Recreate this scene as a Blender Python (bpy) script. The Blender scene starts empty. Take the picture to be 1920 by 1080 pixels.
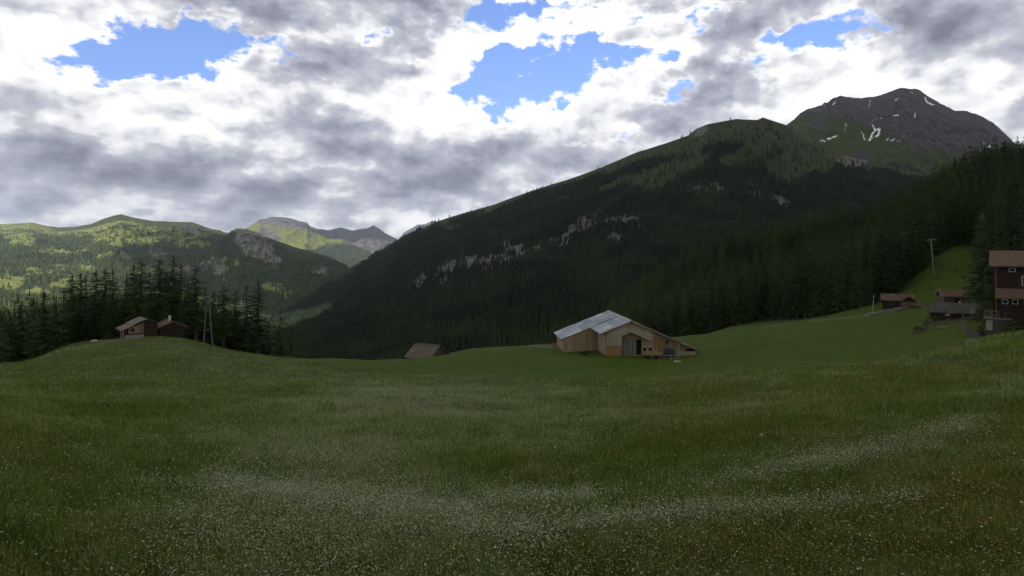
import bpy, bmesh, math, random
import numpy as np
from mathutils import Vector, Matrix

# ------------------------------------------------------------------ camera, sky, sun, exposure
SC = bpy.context.scene
F, U0, V0 = 1144.0, 960.0, 480.0            # focal length, centre column and eye level of the photograph, in its pixels
R = math.radians
cam_d = bpy.data.cameras.new('camera'); cam = bpy.data.objects.new('camera', cam_d)
SC.collection.objects.link(cam); SC.camera = cam
cam_d.sensor_width = 36.0; cam_d.lens = 36.0 * F / 1920.0
cam_d.shift_y = -60.0 / 1920.0
cam_d.clip_start = 0.1; cam_d.clip_end = 200000.0
cam.location = (0, 0, 0); cam.rotation_euler = (R(90), 0, 0)

SUN_EL, SUN_AZ = R(36), R(212)              # azimuth of the sun, clockwise from the view direction (+Y)
SDIR = Vector((math.sin(SUN_AZ) * math.cos(SUN_EL), math.cos(SUN_AZ) * math.cos(SUN_EL), math.sin(SUN_EL)))
sun_d = bpy.data.lights.new('sun', 'SUN'); sun = bpy.data.objects.new('sun', sun_d)
SC.collection.objects.link(sun)
sun_d.energy = 5.0; sun_d.angle = R(0.5); sun_d.color = (1.0, 0.95, 0.86)
sun.rotation_euler = SDIR.to_track_quat('Z', 'Y').to_euler()
sun.location = (0, 0, 50)

SC.view_settings.view_transform = 'Standard'; SC.view_settings.look = 'None'
SC.view_settings.exposure = 0.15; SC.view_settings.gamma = 1.0
SC.cycles.use_denoising = True
SC.cycles.max_bounces = 8; SC.cycles.diffuse_bounces = 4; SC.cycles.transmission_bounces = 4
SC.cycles.volume_bounces = 0; SC.cycles.caustics_reflective = False; SC.cycles.caustics_refractive = False


class NT:
    """small helper round a node tree"""
    def __init__(s, tree):
        s.t = tree; s.n = tree.nodes; s.l = tree.links
    def new(s, kind, **kw):
        n = s.n.new(kind)
        for k, v in kw.items(): setattr(n, k, v)
        return n
    def put(s, sock, v):
        if isinstance(v, bpy.types.NodeSocket): s.l.new(v, sock)
        else: sock.default_value = v
    def math(s, op, a, b=0.0, c=0.0, clamp=False):
        n = s.new('ShaderNodeMath', operation=op, use_clamp=clamp)
        s.put(n.inputs[0], a); s.put(n.inputs[1], b); s.put(n.inputs[2], c)
        return n.outputs[0]
    def vmath(s, op, a, b=(0, 0, 0)):
        n = s.new('ShaderNodeVectorMath', operation=op)
        s.put(n.inputs[0], a)
        if op == 'SCALE': s.put(n.inputs[3], b)
        else: s.put(n.inputs[1], b)
        return n.outputs[1] if op in ('LENGTH', 'DOT_PRODUCT', 'DISTANCE') else n.outputs[0]
    def comb(s, x, y, z):
        n = s.new('ShaderNodeCombineXYZ')
        s.put(n.inputs[0], x); s.put(n.inputs[1], y); s.put(n.inputs[2], z)
        return n.outputs[0]
    def sep(s, v):
        n = s.new('ShaderNodeSeparateXYZ'); s.put(n.inputs[0], v)
        return n.outputs
    def noise(s, vec, scale, detail=5.0, rough=0.55, dist=0.0, color=False, lac=2.0):
        n = s.new('ShaderNodeTexNoise')
        s.put(n.inputs['Vector'], vec); n.inputs['Scale'].default_value = scale
        n.inputs['Detail'].default_value = detail; n.inputs['Roughness'].default_value = rough
        n.inputs['Distortion'].default_value = dist; n.inputs['Lacunarity'].default_value = lac
        return n.outputs['Color'] if color else n.outputs['Fac']
    def rng(s, v, a, b, c=0.0, d=1.0, smooth=False):
        n = s.new('ShaderNodeMapRange')
        if smooth: n.interpolation_type = 'SMOOTHSTEP'
        s.put(n.inputs[0], v)
        for i, x in enumerate((a, b, c, d)): s.put(n.inputs[i + 1], x)
        return n.outputs[0]
    def mix(s, f, a, b, blend='MIX'):
        n = s.new('ShaderNodeMix', data_type='RGBA', blend_type=blend)
        s.put(n.inputs[0], f)
        for sock, v in ((n.inputs[6], a), (n.inputs[7], b)):
            if isinstance(v, (tuple, list)) and len(v) == 3: v = (*v, 1.0)
            s.put(sock, v)
        return n.outputs[2]
    def ramp(s, f, stops, interp='LINEAR'):
        n = s.new('ShaderNodeValToRGB'); e = n.color_ramp.elements
        n.color_ramp.interpolation = interp
        while len(e) < len(stops): e.new(0.5)
        for q, (p, c) in zip(e, stops):
            q.position = p; q.color = (*c, 1.0) if len(c) == 3 else c
        s.put(n.inputs[0], f)
        return n.outputs[0]
    def mapping(s, v, loc, rot, scl):
        n = s.new('ShaderNodeMapping', vector_type='TEXTURE')
        s.put(n.inputs[0], v)
        n.inputs[1].default_value = loc; n.inputs[2].default_value = rot; n.inputs[3].default_value = scl
        return n.outputs[0]


# ---- sky: Nishita daylight behind broken cumulus, all of it a function of the direction looked in
W = bpy.data.worlds.new('World'); SC.world = W; W.use_nodes = True
W.node_tree.nodes.clear()
N = NT(W.node_tree)
SKY_K = 0.1
sky = N.new('ShaderNodeTexSky', sky_type='NISHITA')
sky.sun_disc = False; sky.sun_elevation = SUN_EL; sky.sun_rotation = SUN_AZ
sky.altitude = 1800; sky.air_density = 1.0; sky.dust_density = 0.3; sky.ozone_density = 2.0
D = N.new('ShaderNodeTexCoord').outputs['Generated']
dx, dy, dz = N.sep(D)
az = N.math('ARCTAN2', dx, dy)
el = N.math('ARCSINE', dz)
P0 = N.comb(az, el, 0.0)
# cloud billows: coarse to fine warps of the direction coordinates
w1 = N.vmath('SUBTRACT', N.noise(P0, 7.0, 3, 0.55, color=True), (0.5, 0.5, 0.5))
w2 = N.vmath('SUBTRACT', N.noise(P0, 34.0, 3, 0.6, color=True), (0.5, 0.5, 0.5))
P1 = N.vmath('ADD', P0, N.vmath('SCALE', w1, 0.10))
P1 = N.vmath('ADD', P1, N.vmath('SCALE', w2, 0.035))
flat = N.sep(P1)
P1 = N.comb(flat[0], flat[1], 0.0)
PX, PY = flat[0], flat[1]


GAPS = [(400, 75, 150, 42, 8, 1.3), (260, 105, 130, 45, 15, 1.1), (175, 140, 70, 26, 40, .9), (455, 165, 22, 9, 10, .9), (640, 70, 30, 10, 0, .5),
        (930, 22, 95, 32, 10, 1.2), (985, 140, 120, 52, 12, 1.4), (930, 170, 50, 35, 0, .8), (1110, 95, 90, 28, 15, 1.0),
        (1250, 135, 50, 34, 0, .9), (1310, 30, 60, 16, 0, .8), (1130, 262, 40, 9, 0, .9), (1580, 60, 85, 24, 5, 1.2),
        (1470, 95, 55, 20, 10, .9), (1870, 175, 26, 14, 0, .9), (6, 44, 14, 9, 0, 1.1), (1380, 120, 40, 25, 0, .5),
        (1690, 95, 30, 10, 0, .6), (730, 95, 40, 10, 0, .7), (790, 40, 60, 8, 20, .4), (2300, 150, 160, 60, 0, 1.2),
        (-420, 120, 200, 60, 0, 1.2), (1180, 12, 120, 12, 0, .6), (370, 98, 34, 16, 0, -1.1), (300, 60, 40, 10, 10, -.5), (480, 110, 30, 14, 0, -.5), (1000, 110, 26, 12, 0, -.6), (960, 165, 24, 10, 0, -.4), (560, 60, 30, 12, 0, -.4), (1180, 205, 60, 12, 0, .35), (1440, 150, 60, 16, 0, .45), (870, 70, 60, 12, 0, .4), (560, 130, 60, 14, 0, .3), (1210, 90, 60, 14, 0, .5), (1050, 120, 30, 14, 0, -.4), (1040, 20, 60, 14, 0, .4)]
LIGHTS = [(370, 98, 40, 20, 0, .4), (250, 190, 210, 62, 10, .45), (470, 200, 110, 80, 0, .4), (390, 130, 90, 30, 10, .35), (620, 60, 90, 25, 10, .25),
          (830, 200, 140, 75, 0, .5), (940, 85, 120, 34, 0, .4), (1060, 45, 90, 25, 0, .35), (1020, 240, 130, 50, 0, .3),
          (1190, 60, 120, 40, 0, .35), (1560, 130, 120, 60, -10, .5), (1720, 170, 130, 60, 0, .5), (1800, 210, 70, 60, 30, .5),
          (60, 60, 70, 60, 0, .5), (560, 300, 30, 22, 0, .4), (230, 280, 60, 30, 20, .25), (1200, 290, 120, 40, 10, .3),
          (1090, 170, 120, 30, 10, .35), (1400, 190, 80, 25, 0, .35), (560, 385, 220, 16, 0, .28), (120, 412, 220, 14, 0, .3),
          (760, 425, 160, 14, 0, .35), (930, 330, 120, 18, 0, .15), (1900, 250, 60, 30, 30, .35), (170, 110, 40, 30, 0, .2),
          (1650, 205, 100, 40, 0, .3), (700, 60, 30, 30, 0, .2), (130, 180, 90, 40, 0, .2), (740, 175, 60, 30, 0, .2)]
DARKS = [(470, 22, 330, 34, 0, -.32), (740, 30, 120, 42, 0, -.34), (120, 130, 110, 50, -20, -.2), (590, 90, 78, 30, -12, -.5),
         (568, 190, 36, 80, 0, -.42), (715, 135, 75, 30, 0, -.28), (300, 295, 260, 42, 0, -.42), (90, 310, 160, 60, 0, -.4),
         (620, 330, 260, 34, 0, -.45), (860, 300, 160, 48, 0, -.38), (60, 265, 80, 30, 0, -.25), (350, 370, 420, 30, 0, -.3),
         (1180, 200, 90, 34, 0, -.22), (1340, 165, 60, 46, 0, -.35), (1310, 212, 70, 26, 0, -.3), (1690, 22, 230, 55, 0, -.5),
         (1860, 70, 120, 70, 0, -.4), (1735, 146, 34, 22, 0, -.65), (1610, 155, 40, 16, 0, -.35), (1890, 245, 40, 26, 0, -.5),
         (870, 372, 60, 24, 0, -.45), (1010, 300, 120, 24, 0, -.25), (1420, 20, 160, 26, 0, -.3), (1210, 235, 90, 16, 0, -.2),
         (655, 405, 30, 7, 0, -.3), (520, 250, 90, 30, 0, -.2), (1060, 340, 160, 30, 0, -.2), (700, 250, 120, 30, 0, -.15)]


def area(A, E, blobs, base):
    out = np.full(A.shape, base)
    for u, v, ru, rv, rot, amp in blobs:
        a = math.atan((u - U0) / F); q = math.cos(a); e = math.atan((V0 - v) / F * q)
        c, s = math.cos(R(rot)), math.sin(R(rot))
        du = ((A - a) * c + (E - e) * s) / (1.35 * ru / F * q * q + 0.012); dv = (-(A - a) * s + (E - e) * c) / (1.35 * rv / F * q + 0.010)
        out = out + amp * np.maximum(0, 1 - du * du - dv * dv) ** 1.5
    return out


# the broad layout of the cloud cover: rows of elevation, each a ramp over azimuth (red: tone, green: openness)
NC, NR, A0, A1, E1 = 32, 15, -0.74, 0.74, 0.42
cA = np.linspace(A0, A1, NC); cE = np.linspace(0, E1, NR)
GA, GE = np.meshgrid(cA, cE)
TONE = area(GA, GE, LIGHTS + DARKS, 0.68); OPEN = area(GA, GE, GAPS, -0.5)
TONE = np.clip((TONE + 0.5) / 2, 0, 1); OPEN = np.clip((OPEN + 1) / 2, 0, 1)
xa = N.rng(PX, A0, A1); ye = N.math('MULTIPLY', N.rng(PY, 0, E1), NR - 1.0)
acc = (0.0, 0.0, 0.0)
for r in range(NR):
    rc = N.ramp(xa, [(i / (NC - 1), (float(TONE[r, i]), float(OPEN[r, i]), 0)) for i in range(NC)], 'B_SPLINE')
    wgt = N.math('SUBTRACT', 1.0, N.math('ABSOLUTE', N.math('SUBTRACT', ye, float(r))), clamp=True)
    n = N.new('ShaderNodeVectorMath', operation='MULTIPLY_ADD')
    N.put(n.inputs[0], rc); N.put(n.inputs[1], wgt); N.put(n.inputs[2], acc)
    acc = n.outputs[0]
lay = N.sep(acc)
fine = N.noise(N.vmath('MULTIPLY', P0, (1.0, 1.7, 1.0)), 16.0, 6, 0.6)
gap = N.math('MULTIPLY_ADD', lay[1], 2.0, -1.08)
gap = N.math('ADD', gap, N.rng(fine, 0.2, 0.8, 0.85, -0.85))
blue = N.rng(gap, -0.06, 0.26, 0, 1, True)
# cloud relief: the same billow field read a little way towards the light, so that each puff has a lit and a shaded side
bil = N.vmath('MULTIPLY', N.vmath('ADD', P0, N.vmath('SCALE', w2, 0.012)), (1.0, 1.7, 1.0))
def puffs(vec):
    """heaped cumulus heads: rounded cells on rounded cells"""
    n = N.new('ShaderNodeTexVoronoi', feature='SMOOTH_F1', voronoi_dimensions='2D', normalize=True)
    N.put(n.inputs['Vector'], vec); n.inputs['Scale'].default_value = 6.5
    n.inputs['Detail'].default_value = 3.0; n.inputs['Roughness'].default_value = 0.46; n.inputs['Lacunarity'].default_value = 2.3
    n.inputs['Smoothness'].default_value = 0.35
    return N.math('SUBTRACT', 1.0, n.outputs['Distance'])


n0 = N.noise(bil, 7.0, 5, 0.5)
q0 = puffs(bil); q1 = puffs(N.vmath('ADD', bil, (-0.010, 0.026, 0)))
relief = N.math('MULTIPLY', N.math('SUBTRACT', q0, q1), 3.0)
band = N.noise(N.vmath('MULTIPLY', P0, (1.0, 6.0, 1.0)), 7.0, 5, 0.6)
low = N.rng(el, 0.02, 0.2, 1.0, 0.0, True)                      # towards the horizon the layers close up into bands
tone = N.math('MULTIPLY_ADD', lay[0], 2.0, -0.5)
tone = N.math('ADD', tone, relief)
tone = N.math('ADD', tone, N.math('MULTIPLY', N.rng(band, 0.25, 0.75, -0.42, 0.42), low))
tone = N.math('ADD', tone, N.rng(n0, 0.25, 0.75, -0.3, 0.3))
edge = N.rng(gap, -0.3, 0.0, 0.0, 0.25, True)                  # thin rims of the clouds glow against the blue
tone = N.math('ADD', tone, edge)
cl = N.ramp(N.rng(tone, -0.2, 1.3), [(0.0, (2.2, 2.35, 2.95)), (0.20, (3.3, 3.45, 4.2)), (0.40, (4.8, 4.95, 5.8)),
                                     (0.55, (6.3, 6.4, 7.0)), (0.68, (8.9, 9.0, 9.3)), (0.80, (10.4, 10.4, 10.4)), (0.93, (12.0, 12.0, 11.8))])
bl = N.mix(1.0, sky.outputs[0], (1.35, 1.65, 2.3), 'MULTIPLY')
pale = N.rng(el, 0.05, 0.5, 0.45, 0.18)
bl = N.mix(pale, bl, (4.5, 6.0, 10.0))
col = N.mix(blue, cl, bl)
below = N.rng(dz, -0.02, 0.0, 0.0, 1.0)
col = N.mix(below, (0.6, 0.7, 0.8), col)
bg = N.new('ShaderNodeBackground'); bg.inputs[1].default_value = SKY_K
N.l.new(col, bg.inputs[0])
wo = N.new('ShaderNodeOutputWorld'); N.l.new(bg.outputs[0], wo.inputs[0])
W.cycles.sampling_method = 'MANUAL'; W.cycles.sample_map_resolution = 512

# ------------------------------------------------------------------ helpers: numbers
RNG = np.random.default_rng(7)
_P = RNG.permutation(4096).astype(np.int64)
_G = RNG.uniform(0, 2 * np.pi, 4096)
_GX, _GY = np.cos(_G), np.sin(_G)


def perlin(x, y, seed=0):
    xi = np.floor(x).astype(np.int64); yi = np.floor(y).astype(np.int64)
    xf, yf = x - xi, y - yi
    def g(ix, iy, fx, fy):
        h = _P[(_P[(ix + seed * 71) & 4095] + iy) & 4095]
        return _GX[h] * fx + _GY[h] * fy
    u = xf * xf * xf * (xf * (xf * 6 - 15) + 10); v = yf * yf * yf * (yf * (yf * 6 - 15) + 10)
    a = g(xi, yi, xf, yf); b = g(xi + 1, yi, xf - 1, yf)
    c = g(xi, yi + 1, xf, yf - 1); d = g(xi + 1, yi + 1, xf - 1, yf - 1)
    return (a + (b - a) * u) * (1 - v) + (c + (d - c) * u) * v * 1.0


def fbm(x, y, scale, octaves=5, gain=0.5, seed=0, ridged=False):
    """fractal noise, about -1..1; scale is the size of its largest features in metres"""
    out = 0; amp = 1; tot = 0; f = 1 / scale
    for o in range(octaves):
        n = perlin(x * f + 13.7 * o, y * f + 7.3 * o, seed + o) * 1.6
        if ridged: n = 1 - 2 * np.abs(n)
        out = out + n * amp; tot += amp; amp *= gain; f *= 2.03
    return out / tot


def sstep(x, a, b):
    t = np.clip((x - a) / (b - a), 0, 1)
    return t * t * (3 - 2 * t)


def pchip(xk, yk, x):
    """monotone cubic through (xk, yk[..., k]) along the last axis"""
    xk = np.asarray(xk, float); yk = np.asarray(yk, float)
    h = np.diff(xk); d = np.diff(yk, axis=-1) / h
    m = np.zeros_like(yk); s = d[..., :-1] * d[..., 1:]
    w1 = 2 * h[1:] + h[:-1]; w2 = h[1:] + 2 * h[:-1]
    with np.errstate(divide='ignore', invalid='ignore'):
        hm = (w1 + w2) / (w1 / d[..., :-1] + w2 / d[..., 1:])
    m[..., 1:-1] = np.where(s > 0, hm, 0); m[..., 0] = d[..., 0]; m[..., -1] = d[..., -1]
    x = np.clip(x, xk[0], xk[-1]); i = np.clip(np.searchsorted(xk, x) - 1, 0, len(xk) - 2)
    t = (x - xk[i]) / h[i]
    h00 = 2 * t**3 - 3 * t**2 + 1; h10 = t**3 - 2 * t**2 + t; h01 = -2 * t**3 + 3 * t**2; h11 = t**3 - t**2
    return h00 * yk[..., i] + h10 * h[i] * m[..., i] + h01 * yk[..., i + 1] + h11 * h[i] * m[..., i + 1]


def P(u, v, Y):
    """the point at distance Y ahead that the photograph shows at pixel (u, v)"""
    return Vector(((u - U0) / F * Y, Y, (V0 - v) / F * Y))


# ------------------------------------------------------------------ helpers: objects
COL = SC.collection


def tag(o, label=None, cat=None, group=None, kind=None):
    if label: o['label'] = label
    if cat: o['category'] = cat
    if group: o['group'] = group
    if kind: o['kind'] = kind
    return o


def mesh_np(name, verts, faces, mat=None, smooth=False, attrs=None):
    """faces: (n, 3) or (n, 4) array"""
    me = bpy.data.meshes.new(name)
    verts = np.asarray(verts, np.float32); faces = np.asarray(faces, np.int32)
    n, k = faces.shape
    me.vertices.add(len(verts)); me.vertices.foreach_set('co', verts.ravel())
    me.loops.add(n * k); me.loops.foreach_set('vertex_index', faces.ravel())
    me.polygons.add(n)
    me.polygons.foreach_set('loop_start', np.arange(0, n * k, k, dtype=np.int32))
    me.polygons.foreach_set('loop_total', np.full(n, k, np.int32))
    if smooth: me.polygons.foreach_set('use_smooth', np.ones(n, bool))
    me.update(calc_edges=True)
    for an, av in (attrs or {}).items():
        av = np.asarray(av, np.float32)
        if av.ndim == 1:
            at = me.attributes.new(an, 'FLOAT', 'POINT'); at.data.foreach_set('value', av)
        else:
            at = me.attributes.new(an, 'FLOAT_VECTOR', 'POINT'); at.data.foreach_set('vector', av.ravel())
    if mat: me.materials.append(mat)
    return me


def link(name, me, parent=None, loc=None):
    o = bpy.data.objects.new(name, me); COL.objects.link(o)
    if parent is not None: o.parent = parent
    if loc is not None: o.location = loc
    return o


def empty(name, loc, rz=0.0):
    o = bpy.data.objects.new(name, None); COL.objects.link(o)
    o.empty_display_size = 0.2
    o.location = loc; o.rotation_euler = (0, 0, rz)
    return o


def grid_faces(nr, nc):
    i = np.arange(nr - 1)[:, None] * nc + np.arange(nc - 1)[None, :]
    return np.stack([i, i + 1, i + nc + 1, i + nc], -1).reshape(-1, 4)


def material(name, rough=0.9, spec=0.2):
    m = bpy.data.materials.new(name); m.use_nodes = True
    t = NT(m.node_tree); b = m.node_tree.nodes['Principled BSDF']
    b.inputs['Roughness'].default_value = rough; b.inputs['Specular IOR Level'].default_value = spec
    return m, t, b


def attr(t, name, vec=False):
    n = t.new('ShaderNodeAttribute', attribute_name=name)
    return n.outputs['Vector'] if vec else n.outputs['Fac']


def pos(t): return t.new('ShaderNodeNewGeometry').outputs['Position']
def obco(t): return t.new('ShaderNodeTexCoord').outputs['Object']


def bump(t, b, h, strength, dist):
    n = t.new('ShaderNodeBump'); n.inputs['Strength'].default_value = strength; n.inputs['Distance'].default_value = dist
    t.put(n.inputs['Height'], h); t.l.new(n.outputs[0], b.inputs['Normal'])


# ------------------------------------------------------------------ the near ground: one height field from the camera to the forest
UK = [-500, 0, 150, 300, 450, 600, 750, 900, 1050, 1200, 1350, 1500, 1650, 1800, 1920, 2500]
GT = {  # distance ahead: image height of the ground in each of the columns UK (behind a crest: where it would be)
    10:  [880, 985, 1030, 1052, 1055, 1058, 1060, 1060, 1058, 1055, 1050, 1045, 1040, 1035, 1030, 1010],
    20:  [780, 822, 848, 866, 868, 870, 870, 868, 864, 858, 850, 840, 828, 814, 802, 770],
    35:  [730, 752, 765, 775, 778, 780, 782, 782, 779, 773, 764, 752, 738, 722, 708, 670],
    55:  [712, 712, 714, 716, 722, 728, 733, 736, 735, 731, 722, 708, 692, 657, 633, 590],
    63:  [705, 700, 698, 699, 707, 716, 723, 727, 726, 720, 709, 697, 681, 645, 622, 585],
    75:  [705, 689, 678, 674, 690, 702, 710, 714, 714, 711, 700, 691, 682, 650, 630, 590],
    90:  [720, 690, 657, 650, 674, 688, 694, 701, 706, 706, 697, 682, 672, 645, 618, 575],
    105: [740, 702, 644, 634, 663, 678, 681, 688, 692, 692, 684, 668, 655, 628, 612, 565],
    120: [760, 716, 646, 631, 661, 675, 674, 667, 668, 668, 664, 651, 638, 606, 600, 550],
    150: [790, 745, 675, 652, 672, 686, 684, 655, 645, 645, 632, 622, 600, 577, 570, 520],
    180: [820, 780, 715, 695, 712, 725, 720, 690, 662, 642, 624, 607, 576, 535, 525, 480],
    230: [840, 810, 755, 745, 765, 785, 780, 740, 700, 660, 622, 596, 548, 472, 460, 420],
    300: [860, 840, 795, 790, 805, 820, 820, 790, 735, 680, 612, 570, 520, 425, 405, 370],
    400: [880, 860, 830, 825, 840, 850, 850, 815, 745, 640, 570, 520, 475, 385, 350, 320],
    500: [890, 870, 850, 850, 860, 870, 870, 830, 720, 575, 500, 462, 433, 358, 318, 280],
    620: [890, 870, 860, 860, 870, 880, 880, 840, 740, 600, 515, 475, 445, 372, 330, 290],
    850: [890, 880, 870, 870, 880, 890, 890, 860, 780, 690, 620, 580, 550, 500, 470, 430],
}
YK = sorted(GT)
ZK = np.array([[(V0 - v) / F * y for v in GT[y]] for y in YK])         # [distance, column]
_ay = np.geomspace(10, 850, 420); _au = np.linspace(-500, 2500, 400)
_z1 = pchip(YK, ZK.T, _ay)                                              # [column, fine distance]
_Z = pchip(UK, _z1.T, _au)                                              # [fine distance, fine column]


def ground_z(x, y):
    x = np.asarray(x, float); y = np.asarray(y, float)
    yc = np.clip(y, 10, 850)
    u = np.clip(U0 + x / yc * F, -500, 2500)
    fi = np.interp(np.log(yc), np.log(_ay), np.arange(len(_ay))); fj = (u + 500) / 3000 * (len(_au) - 1)
    i = np.clip(fi.astype(int), 0, len(_ay) - 2); j = np.clip(fj.astype(int), 0, len(_au) - 2)
    a, b = fi - i, fj - j
    z = (_Z[i, j] * (1 - a) + _Z[i + 1, j] * a) * (1 - b) + (_Z[i, j + 1] * (1 - a) + _Z[i + 1, j + 1] * a) * b
    k = np.clip(yc / 40, 0.25, 1)
    z = z + fbm(x, y, 22, 3, 0.5, 3) * 0.72 * k + fbm(x, y, 5.5, 3, 0.5, 9) * 0.16
    z = z + fbm(x, y, 90, 3, 0.5, 21) * np.clip((yc - 230) / 200, 0, 1) * 7
    return z


def gz(x, y): return float(ground_z(np.array([x]), np.array([y]))[0])


# where the unmown flower meadow ends and the mown field begins: image column -> distance ahead
FU = [-500, 300, 430, 560, 700, 840, 960, 1100, 1250, 1400, 1500, 1640, 1750, 1850, 1950, 2500]
FY = [110, 112, 112, 106, 92, 80, 76, 75, 74, 72, 71, 68, 64, 64, 63, 60]


def meadow(x, y):
    """1 in the flower meadow, 0 on the mown field"""
    x = np.asarray(x, float); y = np.asarray(y, float)
    u = U0 + x / np.maximum(y, 8) * F
    e = np.interp(u, FU, FY) + fbm(x, y, 12, 3, 0.5, 31) * 1.6
    return sstep(e - y, -0.6, 0.6)


def flower_mask(x, y):
    """white drifts and orange patches of the meadow, run along the contour as the ground folds"""
    z = ground_z(x, y)
    w = fbm(x * 0.55, z * 9 + y * 0.75, 7.0, 4, 0.55, 41)
    w2 = fbm(x, y, 26, 3, 0.5, 45)
    u = U0 + x / np.maximum(y, 8) * F; v = V0 - z / np.maximum(y, 8) * F
    ju = u + fbm(u, v, 60, 3, 0.5, 47) * 30; jv = v + fbm(u, v * 3, 60, 4, 0.55, 49) * 14
    drift = np.zeros_like(x)
    for pts, wd, am in DRIFTS:
        d = poly_dist(ju, jv * 2.2, [(p[0], p[1] * 2.2) for p in pts])
        drift = np.maximum(drift, np.exp(-(d / (wd * 4.0)) ** 2) * am * 0.66)
    c = 1.15 * np.exp(-((u - 640) / 330) ** 2 - ((v - 850) / 105) ** 2) + 0.75 * np.exp(-((u - 800) / 330) ** 2 - ((v - 745) / 40) ** 2)
    bank = np.exp(-((u - 60) / 260) ** 2) * sstep(v, 720, 800)
    green = np.exp(-((u - 860) / 90) ** 2 - ((v - 875) / 28) ** 2)
    white = np.clip(0.16 + 0.45 * w + 0.2 * w2 + 0.42 * c + drift - 0.7 * green, 0, 1) * (1 - 0.85 * bank)
    white = np.maximum(white, drift * 0.9)
    white = white * (1 - 0.35 * sstep(v, 1000, 1060) * (1 - drift))
    orange = np.clip(0.12 + 0.9 * fbm(x, y * 1.4, 11, 4, 0.55, 51) + 0.25 * sstep(u, 900, 1300) - 0.4 * c, 0, 1)
    return white, orange


# pale bands of the meadow, as the photograph shows them: line, half width in pixels, amount
DRIFTS = [([(420, 925), (560, 945), (700, 965), (850, 982)], 13, .8), ([(930, 957), (1100, 950)], 7, .7),
          ([(1400, 912), (1500, 886), (1600, 866), (1700, 841), (1815, 812)], 11, .75), ([(1340, 925), (1420, 905)], 10, .4),
          ([(960, 1022), (1150, 1002), (1300, 985), (1440, 973), (1560, 964), (1700, 955)], 11, .65), ([(950, 750), (1050, 736), (1110, 728)], 7, .5),
          ([(960, 812), (1080, 796), (1170, 778)], 9, .5), ([(640, 745), (760, 752), (920, 742)], 9, .4), ([(860, 1000), (1010, 1045)], 14, .5),
          ([(90, 792), (180, 812), (300, 850)], 9, .4), ([(0, 700), (60, 760), (130, 800), (200, 830)], 6, .35), ([(0, 735), (100, 835), (250, 905), (420, 935)], 6, .3),
          ([(20, 680), (120, 655), (230, 640)], 4, .4), ([(780, 700), (950, 716), (1250, 722), (1400, 704)], 5, .35), ([(1560, 700), (1690, 684), (1850, 645)], 6, .35),
          ([(330, 662), (420, 690), (560, 700)], 8, .3), ([(1380, 770), (1560, 745), (1720, 725)], 6, .35)]


def make_ground():
    # rows by distance, columns by direction: fine near the camera, coarser far away
    ys = np.concatenate([np.geomspace(6, 40, 90), np.geomspace(40.6, 140, 150), np.geomspace(141, 850, 150)])
    a = np.linspace(-1.28, 1.36, 620)
    Yg, Ag = np.meshgrid(ys, a, indexing='ij'); X = Ag * Yg
    V = np.stack([X, Yg, ground_z(X, Yg)], -1).reshape(-1, 3)
    Fc = grid_faces(len(ys), len(a))
    # behind the camera the same meadow goes on
    xs = np.linspace(-150, 150, 121); yb = np.linspace(-160, 6.2, 60)
    Yb, Xb = np.meshgrid(yb, xs, indexing='ij')
    Zb = ground_z(Xb, Yb) - 0.05
    Vb = np.stack([Xb, Yb, Zb], -1).reshape(-1, 3); Fb = grid_faces(len(yb), len(xs)) + len(V)
    # and off to both sides, outside what the rows above cover
    parts = [(V, Fc), (Vb, Fb)]
    off = len(V) + len(Vb)
    for sgn in (-1, 1):
        ys2 = np.geomspace(6, 850, 80); t = np.linspace(0, 1, 30)
        edge = (1.279 if sgn < 0 else 1.359)
        Y2, T2 = np.meshgrid(ys2, t, indexing='ij')
        X2 = sgn * (edge * Y2 + T2 * (150 + 200 * T2))
        V2 = np.stack([X2, Y2, ground_z(X2, Y2) - 0.006], -1).reshape(-1, 3)
        F2 = grid_faces(len(ys2), len(t)) + off
        if sgn < 0: F2 = F2[:, ::-1]
        parts.append((V2, F2)); off += len(V2)
    V = np.concatenate([p[0] for p in parts]); Fc = np.concatenate([p[1] for p in parts])
    u = U0 + V[:, 0] / np.maximum(V[:, 1], 8) * F
    m = meadow(V[:, 0], V[:, 1])
    wh, orr = flower_mask(V[:, 0], V[:, 1])
    # the floor of the forest: browner and darker than the fields
    fl = forest_area(V[:, 0], V[:, 1])
    tr = track_mask(V[:, 0], V[:, 1])
    me = mesh_np('ground', V, Fc, MAT['ground'], True, {'meadow': m, 'white': wh * m, 'orange': orr * m, 'forest': fl, 'track': tr})
    return tag(link('ground', me), 'uneven alpine ground of flower meadow and mown green field', 'ground', kind='structure')


def poly_dist(px, py, pts):
    d = np.full(np.shape(px), 1e9)
    for (x0, y0), (x1, y1) in zip(pts[:-1], pts[1:]):
        vx, vy = x1 - x0, y1 - y0
        t = np.clip(((px - x0) * vx + (py - y0) * vy) / (vx * vx + vy * vy), 0, 1)
        d = np.minimum(d, np.hypot(px - x0 - t * vx, py - y0 - t * vy))
    return d


def uy(u, y): return ((u - U0) / F * y, y)


# lower edge of the right-hand forest: image column -> distance at which the trees begin
FEU = [900, 1150, 1300, 1380, 1440, 1500, 1560, 1620, 1660, 1700, 1735, 1790, 1830, 1860, 1990, 2500]
FEY = [330, 320, 300, 262, 250, 205, 196, 190, 196, 214, 226, 246, 236, 150, 130, 120]


def forest_area(x, y):
    x = np.asarray(x, float); y = np.asarray(y, float)
    u = U0 + x / np.maximum(y, 8) * F
    right = sstep(y - np.interp(u, FEU, FEY) + 11 * fbm(x, y, 30, 3, 0.6, 71), -6, 6) * sstep(u, 820, 900)
    left = sstep(y - np.interp(u, [-500, 0, 150, 300, 450, 700, 900], [80, 90, 118, 124, 122, 124, 150]), -6, 6) * (1 - sstep(u, 820, 900))
    return np.clip(right + left, 0, 1)


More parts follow.
